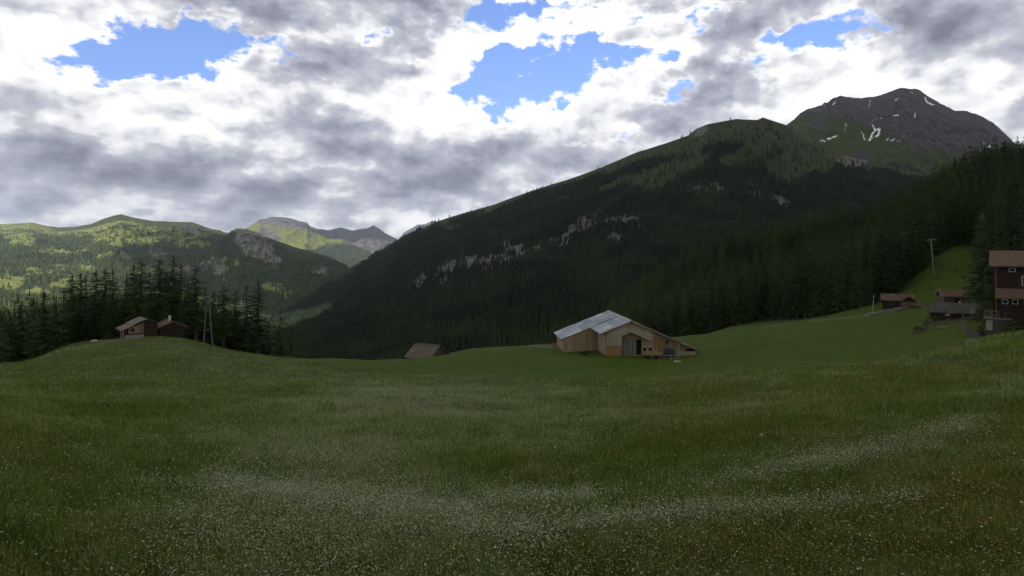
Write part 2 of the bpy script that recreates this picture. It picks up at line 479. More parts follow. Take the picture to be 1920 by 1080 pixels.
TRACKS = [[uy(1325, 200), uy(1400, 215), uy(1500, 188), uy(1560, 176), uy(1625, 168), uy(1660, 163)],
          [uy(1000, 142), uy(1035, 136), uy(1060, 132), uy(1075, 130)],
          [uy(190, 101), uy(240, 100), uy(290, 98), uy(330, 95), uy(380, 92)]]


def track_mask(x, y):
    m = np.zeros(np.shape(x))
    for k, pts in enumerate(TRACKS):
        w = (2.2, 1.8, 0.5)[k]
        d = poly_dist(x, y, pts) + fbm(np.asarray(x), np.asarray(y), 3, 2, 0.5, 77) * 0.5
        m = np.maximum(m, (1 - sstep(d, w * 0.6, w * 1.2)) * (0.8, 1.0, 0.5)[k])
    return m


MAT = {}


def ground_material():
    m, t, b = material('meadow_ground', 0.95, 0.1)
    p = pos(t)
    big = t.noise(p, 0.045, 3, 0.5); mid = t.noise(p, 0.5, 4, 0.6); sm = t.noise(t.vmath('MULTIPLY', p, (1, 1, 2)), 6.0, 4, 0.7)
    mown = t.mix(t.rng(big, 0.35, 0.65), (0.056, 0.108, 0.009), (0.078, 0.124, 0.012))
    mown = t.mix(t.rng(t.noise(t.vmath('MULTIPLY', p, (0.25, 0.7, 1)), 0.35, 5, 0.65), 0.40, 0.62, 0, 0.5), mown, (0.088, 0.112, 0.020))
    mown = t.mix(t.rng(mid, 0.3, 0.7, 0, 0.6), mown, (0.040, 0.082, 0.008))
    mown = t.mix(t.rng(sm, 0.35, 0.75, 0, 0.35), mown, (0.095, 0.125, 0.028))
    tall = t.mix(t.rng(mid, 0.3, 0.7), (0.046, 0.085, 0.014), (0.060, 0.098, 0.018))
    tall = t.mix(t.math('MULTIPLY', attr(t, 'white'), t.rng(sm, 0.45, 0.62)), tall, (0.20, 0.24, 0.17))
    tall = t.mix(t.math('MULTIPLY', attr(t, 'orange'), t.rng(sm, 0.35, 0.6, 0, 0.6)), tall, (0.14, 0.095, 0.022))
    c = t.mix(attr(t, 'meadow'), mown, tall)
    c = t.mix(t.math('MULTIPLY', attr(t, 'forest'), 0.85), c, (0.022, 0.030, 0.014))
    c = t.mix(t.math('MULTIPLY', attr(t, 'track'), t.rng(sm, 0.2, 0.7, 1.0, 0.5)), c, (0.19, 0.18, 0.15))
    t.l.new(c, b.inputs['Base Color'])
    bump(t, b, t.math('ADD', mid, t.math('MULTIPLY', sm, 0.3)), 0.6, 0.35)
    return m


MAT['ground'] = ground_material()
ground = make_ground()

# ------------------------------------------------------------------ mountains


def ridge_layer(name, label, crest, ycrest, foot, nu, nv, colour, disp, matname, back=0.35, curve=1.0, cat='mountain', base_power=1.0, urange=None):
    """A mountain flank as real ground: from a foot line up to a crest line and down the far side.
    crest: [(u, v)], ycrest and foot: distances of crest and foot over u. Heights follow the sight lines of the photograph
    to the crest, then real relief is added."""
    cu = [c[0] for c in crest]; cv = [c[1] for c in crest]
    us = np.linspace(urange[0] if urange else cu[0], urange[1] if urange else cu[-1], nu)
    vc = np.interp(us, cu, cv); yc = np.interp(us, [k[0] for k in ycrest], [k[1] for k in ycrest])
    yf = np.interp(us, [k[0] for k in foot], [k[1] for k in foot]); vf = np.interp(us, [k[0] for k in foot], [k[2] for k in foot])
    s = np.linspace(0, 1 + back, nv)
    S, Ui = np.meshgrid(s, np.arange(nu), indexing='ij')
    s1 = np.minimum(S, 1)
    Y = yf[Ui] * (yc[Ui] / yf[Ui]) ** s1
    v = vf[Ui] + (vc[Ui] - vf[Ui]) * s1 ** curve
    over = np.maximum(S - 1, 0)
    Y = Y + over * 1500 * (yc[Ui] / 3000)
    zc = (V0 - vc[Ui]) / F * yc[Ui]
    z = np.where(S <= 1, (V0 - v) / F * Y, zc - over * 900 * (yc[Ui] / 3000) * 1.6)
    X = (us[Ui] - U0) / F * Y
    z = z + disp(X, Y, S, us[Ui])
    V = np.stack([X, Y, z], -1).reshape(-1, 3)
    me = mesh_np(name, V, grid_faces(nv, nu), MAT[matname], True)
    # slope of the finished ground, for where rock shows
    Zg = z; gx = np.gradient(Zg, axis=1) / (np.abs(np.gradient(X, axis=1)) + 1e-6); gy = np.gradient(Zg, axis=0) / (np.abs(np.gradient(Y, axis=0)) + 1e-6)
    slope = np.hypot(gx, gy)
    vv = V0 - z / Y * F
    at = colour(X, Y, z, S, us[Ui], vv, slope)
    for an, av in at.items():
        a_ = me.attributes.new(an, 'FLOAT', 'POINT'); a_.data.foreach_set('value', np.clip(av, 0, 1).astype(np.float32).ravel())
    o = tag(link(name, me), label, cat, kind='structure')
    return o, X, Y, z, at, us


def mountain_material(name, forest=(0.030, 0.042, 0.022), grass=(0.10, 0.13, 0.035), rock=(0.17, 0.165, 0.16), snow=(0.75, 0.77, 0.8),
                      scree=(0.25, 0.24, 0.22), sc=1.0):
    m, t, b = material(name, 0.95, 0.1)
    p = pos(t)
    n1 = t.noise(p, 0.012 * sc, 5, 0.65); n2 = t.noise(t.vmath('MULTIPLY', p, (1, 1, 0.45)), 0.06 * sc, 4, 0.7)
    g = t.mix(t.rng(n1, 0.3, 0.7), grass, tuple(0.55 * q for q in grass))
    g = t.mix(t.rng(n2, 0.45, 0.75, 0, 0.5), g, (grass[0] * 1.2, grass[1] * 0.9, grass[2] * 1.4))
    n3 = t.noise(t.vmath('MULTIPLY', p, (1, 1, 0.35)), 0.035 * sc, 5, 0.75)
    r = t.mix(t.rng(n3, 0.38, 0.62), tuple(1.25 * q for q in rock), tuple(0.32 * q for q in rock))
    r = t.mix(t.rng(n1, 0.5, 0.75, 0, 0.6), r, scree)
    fo = t.mix(t.rng(n2, 0.35, 0.7), forest, tuple(0.45 * q for q in forest))
    def soft(a, w=0.30):
        return t.rng(t.math('ADD', attr(t, a), t.rng(n2, 0.25, 0.75, -w, w)), 0.40, 0.60)
    c = t.mix(soft('forest', 0.42), g, fo)
    c = t.mix(soft('rock'), c, r)
    c = t.mix(soft('snow', 0.12), c, snow)
    t.l.new(c, b.inputs['Base Color'])
    bump(t, b, n2, 0.8, 10 / sc)
    return m


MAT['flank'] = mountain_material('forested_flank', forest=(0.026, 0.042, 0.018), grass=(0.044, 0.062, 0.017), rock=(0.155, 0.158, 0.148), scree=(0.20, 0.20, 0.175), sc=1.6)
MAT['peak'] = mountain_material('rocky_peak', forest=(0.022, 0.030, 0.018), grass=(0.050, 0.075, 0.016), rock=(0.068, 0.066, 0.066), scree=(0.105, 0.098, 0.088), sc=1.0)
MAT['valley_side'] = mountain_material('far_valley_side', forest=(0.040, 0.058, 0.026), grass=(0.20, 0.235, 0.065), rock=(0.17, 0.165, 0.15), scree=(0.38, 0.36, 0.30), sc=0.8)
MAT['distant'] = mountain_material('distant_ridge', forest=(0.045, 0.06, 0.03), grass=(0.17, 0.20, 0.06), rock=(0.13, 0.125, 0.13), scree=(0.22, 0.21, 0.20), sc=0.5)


_WARP = {}


def ell(u, v, cu, cv, ru, rv, rot=0.0):
    """a patch of ground seen round pixel (cu, cv); its outline is broken up by noise at every scale"""
    key = (id(u), id(v))
    if key not in _WARP:
        _WARP.clear()
        _WARP[key] = (fbm(u, v, 46, 6, 0.68, 501) * 24, fbm(u, v * 1.5, 40, 6, 0.68, 507) * 15, u, v)
    wu, wv = _WARP[key][:2]
    u = u + wu; v = v + wv
    c, s = math.cos(R(rot)), math.sin(R(rot))
    a = ((u - cu) * c - (v - cv) * s) / ru; b = ((u - cu) * s + (v - cv) * c) / rv
    return np.maximum(0, 1 - a * a - b * b)


# --- the long forested flank across the valley (its crest runs from the valley mouth up to the grassy shoulder)
CREST3 = [(380, 640), (450, 612), (500, 577), (550, 556), (600, 536), (650, 510), (690, 484), (740, 455), (790, 428), (820, 415),
          (880, 396), (930, 382), (1000, 357), (1070, 335), (1130, 313), (1165, 297), (1200, 283), (1250, 268), (1290, 255),
          (1305, 242), (1330, 232), (1380, 222), (1420, 225), (1430, 220), (1475, 236), (1510, 262), (1560, 285), (1620, 300),
          (1700, 320), (1800, 335), (1960, 350), (2300, 370)]


def disp3(X, Y, S, U):
    e = np.clip(1 - S, 0, 1)
    k = np.clip(e * 5, 0.12, 1) * np.clip(Y / 1600, 0.25, 1)
    return (fbm(X, Y, 420, 5, 0.5, 101, True) * 38 + fbm(X, Y, 90, 4, 0.5, 111) * 9) * k


def Z_(z, Y): return z * 0.35 + Y * 0.05


def colour3(X, Y, z, S, U, v, slope):
    crest = np.interp(U, [c[0] for c in CREST3], [c[1] for c in CREST3])
    dv = v - crest                                             # how far below the crest
    n = fbm(X, Y, 260, 5, 0.55, 121)
    n2 = fbm(X, Y, 90, 4, 0.6, 127)
    line = np.interp(U, [450, 740, 900, 1000, 1130, 1250, 1330, 1420, 1480, 1560, 1700, 1960], [0, 4, 10, 12, 18, 28, 48, 62, 62, 22, 18, 10])
    grass = sstep(line - dv + n * 26, -8, 8)
    for (cu, cv, ru, rv, rot) in [(1230, 330, 70, 16, 22), (1290, 315, 60, 14, 30), (1160, 345, 50, 8, 20), (1490, 300, 30, 38, 0), (840, 428, 22, 7, 20),
                                  (1455, 320, 30, 14, -30), (1220, 352, 30, 10, 20), (1400, 290, 60, 20, 20), (1540, 290, 46, 34, 0)]:
        grass = np.maximum(grass, sstep(ell(U, v, cu, cv, ru * 1.3, rv * 1.4, rot) + n * 0.5 + n2 * 0.2, 0.28, 0.5))
    rock = np.zeros_like(z)
    for (cu, cv, ru, rv, rot) in [(850, 505, 50, 26, 30), (900, 495, 60, 24, 10), (960, 480, 60, 16, 15), (1040, 455, 34, 16, 10), (944, 452, 16, 16, 0),
                                  (785, 532, 22, 14, 40), (640, 520, 26, 6, 25), (1100, 415, 34, 12, 30), (1330, 354, 34, 10, 8), (1420, 370, 20, 12, 0),
                                  (1465, 380, 26, 10, -10), (1150, 450, 20, 12, 20), (1600, 300, 28, 18, 0), (1090, 435, 40, 12, 0), (1195, 405, 22, 9, 0),
                                  (1310, 245, 22, 9, 20), (1050, 372, 20, 6, 0), (1270, 560, 30, 12, 0), (1170, 420, 40, 14, 0)]:
        rock = np.maximum(rock, sstep(ell(U, v, cu, cv, ru * 1.35, rv * 1.45, rot) * 0.9 + n2 * 0.62 - 0.05, 0.30, 0.55))
    grass = grass * sstep(U, 600, 720)
    n3 = fbm(X * 1.2, Z_(z, Y), 46, 4, 0.65, 129)
    rock = rock * np.clip(0.95 + 1.5 * n3, 0, 1)
    return {'forest': 1 - grass, 'rock': rock, 'snow': np.zeros_like(z), 'grass': grass}


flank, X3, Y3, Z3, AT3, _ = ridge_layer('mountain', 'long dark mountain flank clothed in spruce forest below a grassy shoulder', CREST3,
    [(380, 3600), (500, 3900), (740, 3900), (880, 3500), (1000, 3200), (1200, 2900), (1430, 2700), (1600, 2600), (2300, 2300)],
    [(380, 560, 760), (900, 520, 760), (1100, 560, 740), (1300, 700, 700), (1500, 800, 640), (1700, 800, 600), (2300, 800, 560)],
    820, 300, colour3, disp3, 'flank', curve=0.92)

# --- the rocky peak behind it
CREST4 = [(1380, 330), (1430, 275), (1470, 240), (1478, 232), (1490, 224), (1500, 215), (1515, 205), (1540, 198), (1546, 192), (1552, 193),
          (1560, 186), (1575, 182), (1592, 184), (1605, 186), (1620, 184), (1645, 182), (1660, 176), (1675, 170), (1690, 166),
          (1705, 168), (1722, 169), (1740, 182), (1765, 196), (1790, 209), (1812, 210), (1830, 216), (1845, 223), (1862, 232),
          (1875, 243), (1890, 256), (1903, 270), (1930, 290), (1990, 330), (2100, 380), (2300, 430)]


def disp4(X, Y, S, U):
    e = np.clip(1 - S, 0, 1)
    k = np.clip(e * 4, 0.10, 1)
    gully = fbm(X * 1.0 + Y * 0.25, Y * 0.28, 330, 5, 0.55, 141, True) * 95
    return gully * k + fbm(X, Y, 70, 4, 0.6, 151, True) * 16 * np.clip(e * 4, 0.35, 1)


def colour4(X, Y, z, S, U, v, slope):
    n = fbm(X, Y, 400, 5, 0.55, 161); n2 = fbm(X, Y, 120, 4, 0.6, 163)
    rock = sstep(np.interp(U, [1440, 1520, 1600, 1680, 1760, 1850, 1950], [228, 224, 236, 268, 285, 300, 300]) - v + n * 30 + n2 * 16, -8, 8)
    rock = np.maximum(rock, sstep(slope + n2 * 0.5, 2.3, 3.2))
    for (cu, cv, ru, rv, rot) in [(1618, 300, 26, 22, 0), (1820, 270, 60, 24, -10), (1850, 290, 60, 20, -20), (1690, 235, 30, 30, 0), (1640, 330, 60, 20, 0)]:
        rock = np.maximum(rock, sstep(ell(U, v, cu, cv, ru * 1.2, rv * 1.2, rot) + n2 * 0.35, 0.3, 0.5))
    forest = sstep(v - np.interp(U, [1440, 1560, 1700, 1800, 1900], [330, 315, 320, 330, 330]) + n * 40, -10, 12)
    snow = np.zeros_like(z); sj = fbm(U, v, 12, 4, 0.6, 167) * 4; sj2 = fbm(U, v, 12, 4, 0.6, 169) * 4
    def streak(pts, w):
        d = poly_dist(U + sj, v + sj2, pts)
        return (1 - sstep(d, w * 0.22, w * 0.8)) * np.clip(0.85 + 1.2 * n2, 0, 1)
    for pts, w in [([(1637, 222), (1636, 232), (1640, 243), (1634, 256), (1626, 269)], 3.4), ([(1640, 243), (1650, 242), (1646, 254), (1632, 262)], 3.2),
                   ([(1640, 224), (1652, 220)], 1.8), ([(1535, 261), (1546, 265)], 2.6), ([(1553, 260), (1568, 255)], 2.6), ([(1587, 230), (1584, 246)], 1.6),
                   ([(1658, 262), (1664, 262)], 2.2), ([(1671, 263), (1678, 262)], 2.0), ([(1684, 265), (1691, 263)], 2.4), ([(1675, 217), (1692, 214)], 1.6),
                   ([(1733, 183), (1738, 191), (1746, 196), (1752, 196)], 2.0), ([(1708, 170), (1712, 175)], 2.4), ([(1632, 188), (1629, 198)], 1.8),
                   ([(1718, 208), (1714, 222)], 1.5), ([(1844, 262), (1846, 275), (1856, 277)], 2.0), ([(1855, 266), (1856, 275)], 1.6), ([(1545, 195), (1544, 202)], 1.6),
                   ([(1615, 247), (1622, 262)], 1.6), ([(1678, 188), (1684, 186)], 1.6), ([(1696, 198), (1704, 196)], 1.4), ([(1562, 196), (1566, 192)], 1.4)]:
        snow = np.maximum(snow, streak(pts, w))
    return {'forest': forest * (1 - rock), 'rock': rock, 'snow': snow}


ridge_layer('rocky_peak', 'bare grey rocky peak streaked with old snow above the forest', CREST4,
    [(1380, 4400), (1700, 4800), (1900, 4500), (2300, 4000)], [(1380, 2900, 400), (1700, 2900, 410), (2300, 2700, 420)],
    900, 340, colour4, disp4, 'peak', curve=0.95)

# --- the sunlit side of the main valley on the left
CREST2 = [(-400, 400), (-150, 410), (-40, 422), (20, 420), (60, 418), (85, 424), (110, 427), (140, 425), (170, 421), (195, 411), (215, 405),
          (228, 402), (240, 406), (262, 411), (290, 415), (310, 415), (345, 417), (360, 418), (385, 427), (410, 433), (428, 438),
          (440, 432), (452, 431), (470, 436), (500, 447), (530, 457), (560, 466), (590, 474), (620, 484), (645, 497), (660, 512),
          (690, 545), (760, 600), (900, 660)]


def disp2(X, Y, S, U):
    e = np.clip(1 - S, 0, 1)
    k = np.clip(e * 4, 0.10, 1) * np.clip(Y / 4500, 0.3, 1)
    g = fbm(X, Y, 1100, 6, 0.52, 171, True) * 125
    cliff = np.exp(-((U - 470) / 60) ** 2) * np.exp(-((S - .86) / .12) ** 2)
    return g * k + fbm(X, Y * 0.3, 130, 4, 0.6, 175, True) * 70 * cliff + fbm(X, Y, 160, 4, 0.55, 177) * 16 * k


def colour2(X, Y, z, S, U, v, slope):
    n = fbm(X, Y, 700, 6, 0.6, 181); n2 = fbm(X, Y, 220, 5, 0.6, 183); n3 = fbm(X, Y, 80, 4, 0.6, 187)
    grass = sstep(np.interp(U, [-100, 100, 230, 330, 430, 520, 600], [432, 440, 462, 452, 440, 440, 460]) - v + n * 18 + n2 * 8, -6, 6) * 0.85
    for (cu, cv, ru, rv, rot) in [(40, 434, 60, 8, 5), (45, 450, 26, 12, 0), (230, 440, 75, 12, -5), (300, 446, 50, 7, 0), (345, 458, 30, 5, 0), (380, 460, 14, 6, 0),
                                  (120, 528, 26, 9, 5), (10, 530, 30, 12, 0), (165, 505, 20, 8, 0), (60, 550, 40, 8, 0), (195, 480, 20, 6, 0),
                                  (30, 575, 50, 10, 0), (110, 500, 18, 6, 0), (520, 545, 34, 14, -35), (230, 550, 30, 10, 0), (140, 470, 30, 6, 10),
                                  (515, 500, 14, 6, 0), (90, 470, 24, 6, 0), (420, 500, 30, 14, 20), (330, 555, 30, 8, 0), (60, 510, 26, 8, 0)]:
        grass = np.maximum(grass, sstep(ell(U, v, cu, cv, ru * 1.25, rv * 1.35, rot) + n2 * 0.4 + n3 * 0.2, 0.25, 0.45))
    rock = np.zeros_like(z)
    for (cu, cv, ru, rv, rot) in [(470, 455, 36, 22, -25), (500, 475, 34, 16, -30), (212, 466, 8, 4, -40), (228, 475, 22, 5, -30), (250, 485, 12, 4, -35),
                                  (298, 482, 10, 14, -20), (285, 470, 5, 9, -30), (400, 490, 18, 12, -20), (380, 495, 12, 10, 40), (605, 508, 16, 7, 0), (92, 508, 7, 6, 0), (4, 514, 7, 4, 0),
                                  (410, 512, 24, 8, 20), (360, 430, 26, 8, -20), (425, 530, 12, 8, 40), (345, 508, 12, 14, 0), (615, 516, 8, 4, 0), (330, 500, 8, 14, 10)]:
        rock = np.maximum(rock, sstep(ell(U, v, cu, cv, ru * 1.2, rv * 1.3, rot) + n3 * 0.5, 0.3, 0.5))
    rock = rock * np.clip(0.78 + 1.0 * fbm(X, Z_(z, Y), 70, 4, 0.65, 189), 0, 0.95)
    grass = grass * np.clip(0.75 + 0.7 * n3, 0, 1)
    return {'forest': (1 - grass), 'rock': rock, 'snow': np.zeros_like(z), 'grass': grass}


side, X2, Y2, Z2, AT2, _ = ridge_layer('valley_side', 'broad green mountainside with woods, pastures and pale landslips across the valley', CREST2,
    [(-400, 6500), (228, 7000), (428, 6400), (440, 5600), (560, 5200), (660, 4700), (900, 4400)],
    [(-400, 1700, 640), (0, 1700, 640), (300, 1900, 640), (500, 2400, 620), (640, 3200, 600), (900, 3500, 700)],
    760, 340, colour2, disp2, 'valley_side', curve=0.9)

# --- distant ranges
CREST1 = [(400, 470), (430, 446), (450, 435), (462, 428), (475, 420), (487, 412), (497, 411), (505, 408), (512, 407), (525, 407), (538, 408),
          (552, 411), (560, 414), (575, 417), (581, 424), (595, 429), (606, 430), (615, 432), (628, 429), (640, 427), (650, 430), (660, 433),
          (675, 430), (690, 428), (700, 423), (710, 428), (722, 437), (735, 444), (745, 449), (770, 465), (820, 490)]


def disp1(X, Y, S, U):
    e = np.clip(1 - S, 0, 1)
    return fbm(X, Y, 1500, 6, 0.55, 191, True) * 190 * np.clip(e * 4, 0.08, 1)


def colour1(X, Y, z, S, U, v, slope):
    n = fbm(X, Y, 900, 6, 0.6, 201); n2 = fbm(X, Y, 250, 5, 0.6, 203)
    rock = sstep(np.interp(U, [400, 480, 500, 560, 600, 650, 760], [415, 418, 421, 430, 437, 455, 500]) - v + n * 8, -4, 4)
    rock = np.maximum(rock, sstep(ell(U, v, 500, 440, 34, 14, -20) + n2 * 0.4, 0.3, 0.5))
    grass = sstep(ell(U, v, 560, 450, 60, 24, 0) + n * 0.5, 0.1, 0.4)
    grass = np.maximum(grass, sstep(ell(U, v, 475, 428, 24, 14, -35) + n * 0.4, 0.1, 0.4))
    return {'forest': (1 - grass) * 0.9 * sstep(v, 440, 470), 'rock': rock * (1 - sstep(ell(U, v, 478, 424, 24, 12, -35) + n * .3, 0.2, 0.5)), 'snow': np.zeros_like(z)}


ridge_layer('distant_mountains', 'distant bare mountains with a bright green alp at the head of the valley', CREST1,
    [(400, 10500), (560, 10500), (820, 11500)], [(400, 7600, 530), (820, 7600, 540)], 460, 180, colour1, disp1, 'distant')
CREST0 = [(700, 500), (735, 465), (750, 446), (757, 436), (765, 431), (775, 426), (783, 421), (790, 421), (797, 420), (805, 416), (812, 413), (822, 416), (840, 425), (900, 450), (960, 480)]
ridge_layer('farthest_mountains', 'small far blue ridge in the notch beside the dark flank', CREST0,
    [(700, 13500), (960, 13500)], [(700, 9500, 520), (960, 9500, 520)], 200, 80, lambda X, Y, z, S, U, v, sl: {'forest': z * 0, 'rock': z * 0 + 1, 'snow': z * 0},
    disp1, 'distant')


def valley_floor():
    n = 140
    r = np.concatenate([[0.0], np.geomspace(300, 16500, 90)]); th = np.linspace(0, 2 * np.pi, n)
    Rr, T = np.meshgrid(r, th, indexing='ij')
    X, Y = Rr * np.sin(T), Rr * np.cos(T)
    z = -330 + fbm(X, Y, 1800, 4, 0.5, 211) * 40
    me = mesh_np('valley_floor', np.stack([X, Y, z], -1).reshape(-1, 3), grid_faces(len(r), n)[:, ::-1], MAT['valley_side'], True,
                 {'forest': (0.5 + 0.5 * fbm(X, Y, 500, 4, 0.5, 215)).ravel(), 'rock': np.zeros(X.size), 'snow': np.zeros(X.size)})
    return tag(link('valley_floor', me), 'deep green valley floor below all the slopes', 'valley', kind='structure')


valley_floor()

# ------------------------------------------------------------------ unseen clouds added overhead to block the sun and shade the ground
def cloud_material():
    m = bpy.data.materials.new('shade_cloud_vapour'); m.use_nodes = True
    t = NT(m.node_tree); m.node_tree.nodes.clear()
    d = t.new('ShaderNodeBsdfDiffuse'); d.inputs[0].default_value = (0.8, 0.8, 0.8, 1)
    tr = t.new('ShaderNodeBsdfTranslucent'); tr.inputs[0].default_value = (0.97, 0.95, 0.90, 1)  # warm transmission tuned to brighten and warm the light below
    mx = t.new('ShaderNodeMixShader'); mx.inputs[0].default_value = 0.78
    t.l.new(d.outputs[0], mx.inputs[1]); t.l.new(tr.outputs[0], mx.inputs[2])
    o = t.new('ShaderNodeOutputMaterial'); t.l.new(mx.outputs[0], o.inputs[0])
    return m


MAT['cloud'] = cloud_material()
CLOUD_Z = 1950.0


def cloud(name, label, shade, thick, CLOUD_Z=1950.0):
    """one added sun blocker in cloud shape: shade lists the round patches (x, y, z, radius) of ground that it keeps the sun off"""
    V, Fs = [], []; off = 0
    base = bmesh.new(); bmesh.ops.create_icosphere(base, subdivisions=5, radius=1.0)
    bv = np.array([v.co[:] for v in base.verts]); bf = np.array([[v.index for v in f.verts] for f in base.faces]); base.free()
    for (x, y, z, r) in shade:
        k = (CLOUD_Z - z) / SDIR.z
        c = np.array([x + SDIR.x * k, y + SDIR.y * k, CLOUD_Z])
        p = bv * np.array([r, r, thick]) + c
        n = fbm(p[:, 0] + p[:, 2] * 2, p[:, 1], 520, 5, 0.6, 221)
        p = c + (p - c) * (1 + 0.30 * n[:, None])
        p[:, 2] = np.maximum(p[:, 2], CLOUD_Z - 0.25 * thick * (1 + 0.4 * n))
        V.append(p); Fs.append(bf + off); off += len(p)
    me = mesh_np(name, np.concatenate(V), np.concatenate(Fs), MAT['cloud'], True)
    return tag(link(name, me), label, 'cloud', kind='stuff')


cloud('shade_clouds', 'unseen cumulus added overhead to shade the meadow and the dark mountain',
      [(0, 200, -10, 1500), (1300, 900, 50, 1500), (700, 2000, 0, 1500), (2000, 2600, 300, 1700), (-200, 3300, 0, 1300), (900, 3800, 200, 1500),
       (3300, 4000, 900, 1350), (2600, 800, 200, 1500), (-900, -600, 0, 1300), (600, -900, 0, 1500), (-1300, 300, -50, 900), (3900, 2400, 600, 1700),
       (-500, 5200, 100, 900), (2000, 3300, 700, 900)], 260)
cloud('high_shade_clouds', 'higher unseen cumulus added to shade the crest and the right half of the far valley side',
      [(-4500, 7200, 450, 800), (-3400, 6700, 450, 700), (-5500, 7300, 450, 420), (-2500, 5700, 250, 900), (-2000, 4700, 0, 800), (-1750, 4000, 0, 650), (-1400, 3200, -100, 500), (-1500, 5600, 200, 800), (-1500, 4000, -100, 500), (-3000, 9800, 900, 700), (-4700, 10600, 900, 420), (-2600, 11000, 900, 500)], 330, 3600.0)  # second unseen deck, added to darken patches of the valley side

# ------------------------------------------------------------------ trees


def needle_material(name, dark, light, attr_tint=False):
    m, t, b = material(name, 0.8, 0.15)
    p = pos(t)
    f = t.rng(t.noise(p, 0.9, 3, 0.7), 0.3, 0.7)
    tint = attr(t, 'tint') if attr_tint else t.new('ShaderNodeObjectInfo').outputs['Random']
    a = t.mix(tint, tuple(0.8 * q for q in dark), tuple(1.25 * q for q in light))
    c = t.mix(f, a, t.mix(0.5, a, (0.012, 0.022, 0.010)))
    t.l.new(c, b.inputs['Base Color'])
    return m


def bark_material():
    m, t, b = material('spruce_bark', 0.9, 0.1)
    n = t.noise(t.vmath('MULTIPLY', obco(t), (6, 6, 1)), 1.5, 4, 0.6)
    t.l.new(t.mix(n, (0.05, 0.04, 0.032), (0.14, 0.12, 0.10)), b.inputs['Base Color'])
    return m


MAT['needles'] = needle_material('spruce_needles', (0.034, 0.066, 0.016), (0.066, 0.108, 0.024))
MAT['needles_mass'] = needle_material('forest_needles', (0.032, 0.064, 0.018), (0.090, 0.135, 0.028), True)
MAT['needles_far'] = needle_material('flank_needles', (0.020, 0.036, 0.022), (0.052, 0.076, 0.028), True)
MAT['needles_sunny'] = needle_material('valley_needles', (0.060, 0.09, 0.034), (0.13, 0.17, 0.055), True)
MAT['bark'] = bark_material()


def spruce_np(rs, h=1.0, r=0.17, whorls=26, nb=7, segs=4, ragged=0.2, base=0.07, hang=True):
    """needle-bearing boughs of one spruce, height h, as loose triangles (n, 3, 3)"""
    T = []
    for w in range(whorls):
        t = (w + rs.uniform(0, 0.6)) / whorls
        z = h * (base + (0.985 - base) * t ** 0.92)
        L0 = r * h * (1 - t) ** 0.72 * (0.45 + 0.55 * min(1, t / 0.12 + 0.35))
        off = rs.uniform(0, 6.28)
        for k in range(nb):
            if rs.random() < ragged * 0.55: continue
            a = off + k * 6.2832 / nb + rs.normal(0, 0.18)
            L = L0 * rs.uniform(1 - ragged, 1 + ragged * 0.7) + 0.012 * h
            d = np.array([math.cos(a), math.sin(a), 0]); sd = np.array([-d[1], d[0], 0])
            droop = rs.uniform(0.22, 0.48) * (1.1 - 0.7 * t)
            s = np.linspace(0, 1, segs + 1)
            z1 = z + rs.uniform(-0.75, 0.75) * h / whorls
            sp = d[None] * (L * s)[:, None]; sp[:, 2] = z1 - L * droop * s ** 1.3 + 0.10 * L * s ** 4
            for i in range(segs):
                p0, p1 = sp[i], sp[i + 1]; m = (p0 + p1) / 2
                wd = (0.30 * L * (1 - 0.62 * s[i]) + 0.006 * h) * rs.uniform(0.7, 1.25)
                for sg in (-1, 1):
                    q = m + sd * sg * wd + d * wd * rs.uniform(0.2, 0.7); q = q + np.array([0, 0, -wd * rs.uniform(0.15, 0.6)])
                    T.append((p0, p1, q) if sg > 0 else (p1, p0, q))
                if hang:
                    T.append((p0, p1, m + np.array([0, 0, -wd * rs.uniform(0.5, 1.0)]) + sd * rs.normal(0, 0.2 * wd)))
    # leader
    tip = np.array([0, 0, h])
    for k in range(3):
        a = k * 2.1; q = np.array([math.cos(a), math.sin(a), 0]) * 0.008 * h
        T.append((q + [0, 0, 0.90 * h], np.array([math.cos(a + 2.1), math.sin(a + 2.1), 0]) * 0.008 * h + [0, 0, 0.90 * h], tip))
    return np.array(T)


def far_spruce_np(rs, tiers=5, n=6, r=0.16):
    """the same tree at a kilometre: tiers of drooping boughs with a ragged rim"""
    T = []
    for k in range(tiers):
        t = k / tiers; zt = 0.06 + 0.94 * (t + 1.35 / tiers); zt = min(zt, 1.0); zb = 0.06 + 0.9 * t
        R_ = r * (1 - t) ** 0.8 + 0.01; o = rs.uniform(0, 6)
        for j in range(n):
            a0 = o + j * 6.2832 / n + rs.normal(0, .1); a1 = a0 + 6.2832 / n * rs.uniform(0.8, 1.25)
            r0 = R_ * rs.uniform(0.65, 1.2); r1 = R_ * rs.uniform(0.65, 1.2)
            T.append(([0, 0, zt], [r0 * math.cos(a0), r0 * math.sin(a0), zb + rs.normal(0, 0.02)], [r1 * math.cos(a1), r1 * math.sin(a1), zb + rs.normal(0, 0.02)]))
    return np.array(T)


def tris_mesh(name, T, mat, tint=None):
    n = len(T)
    V = T.reshape(-1, 3); Fc = np.arange(n * 3).reshape(-1, 3)
    return mesh_np(name, V, Fc, mat, False, {'tint': tint} if tint is not None else None)


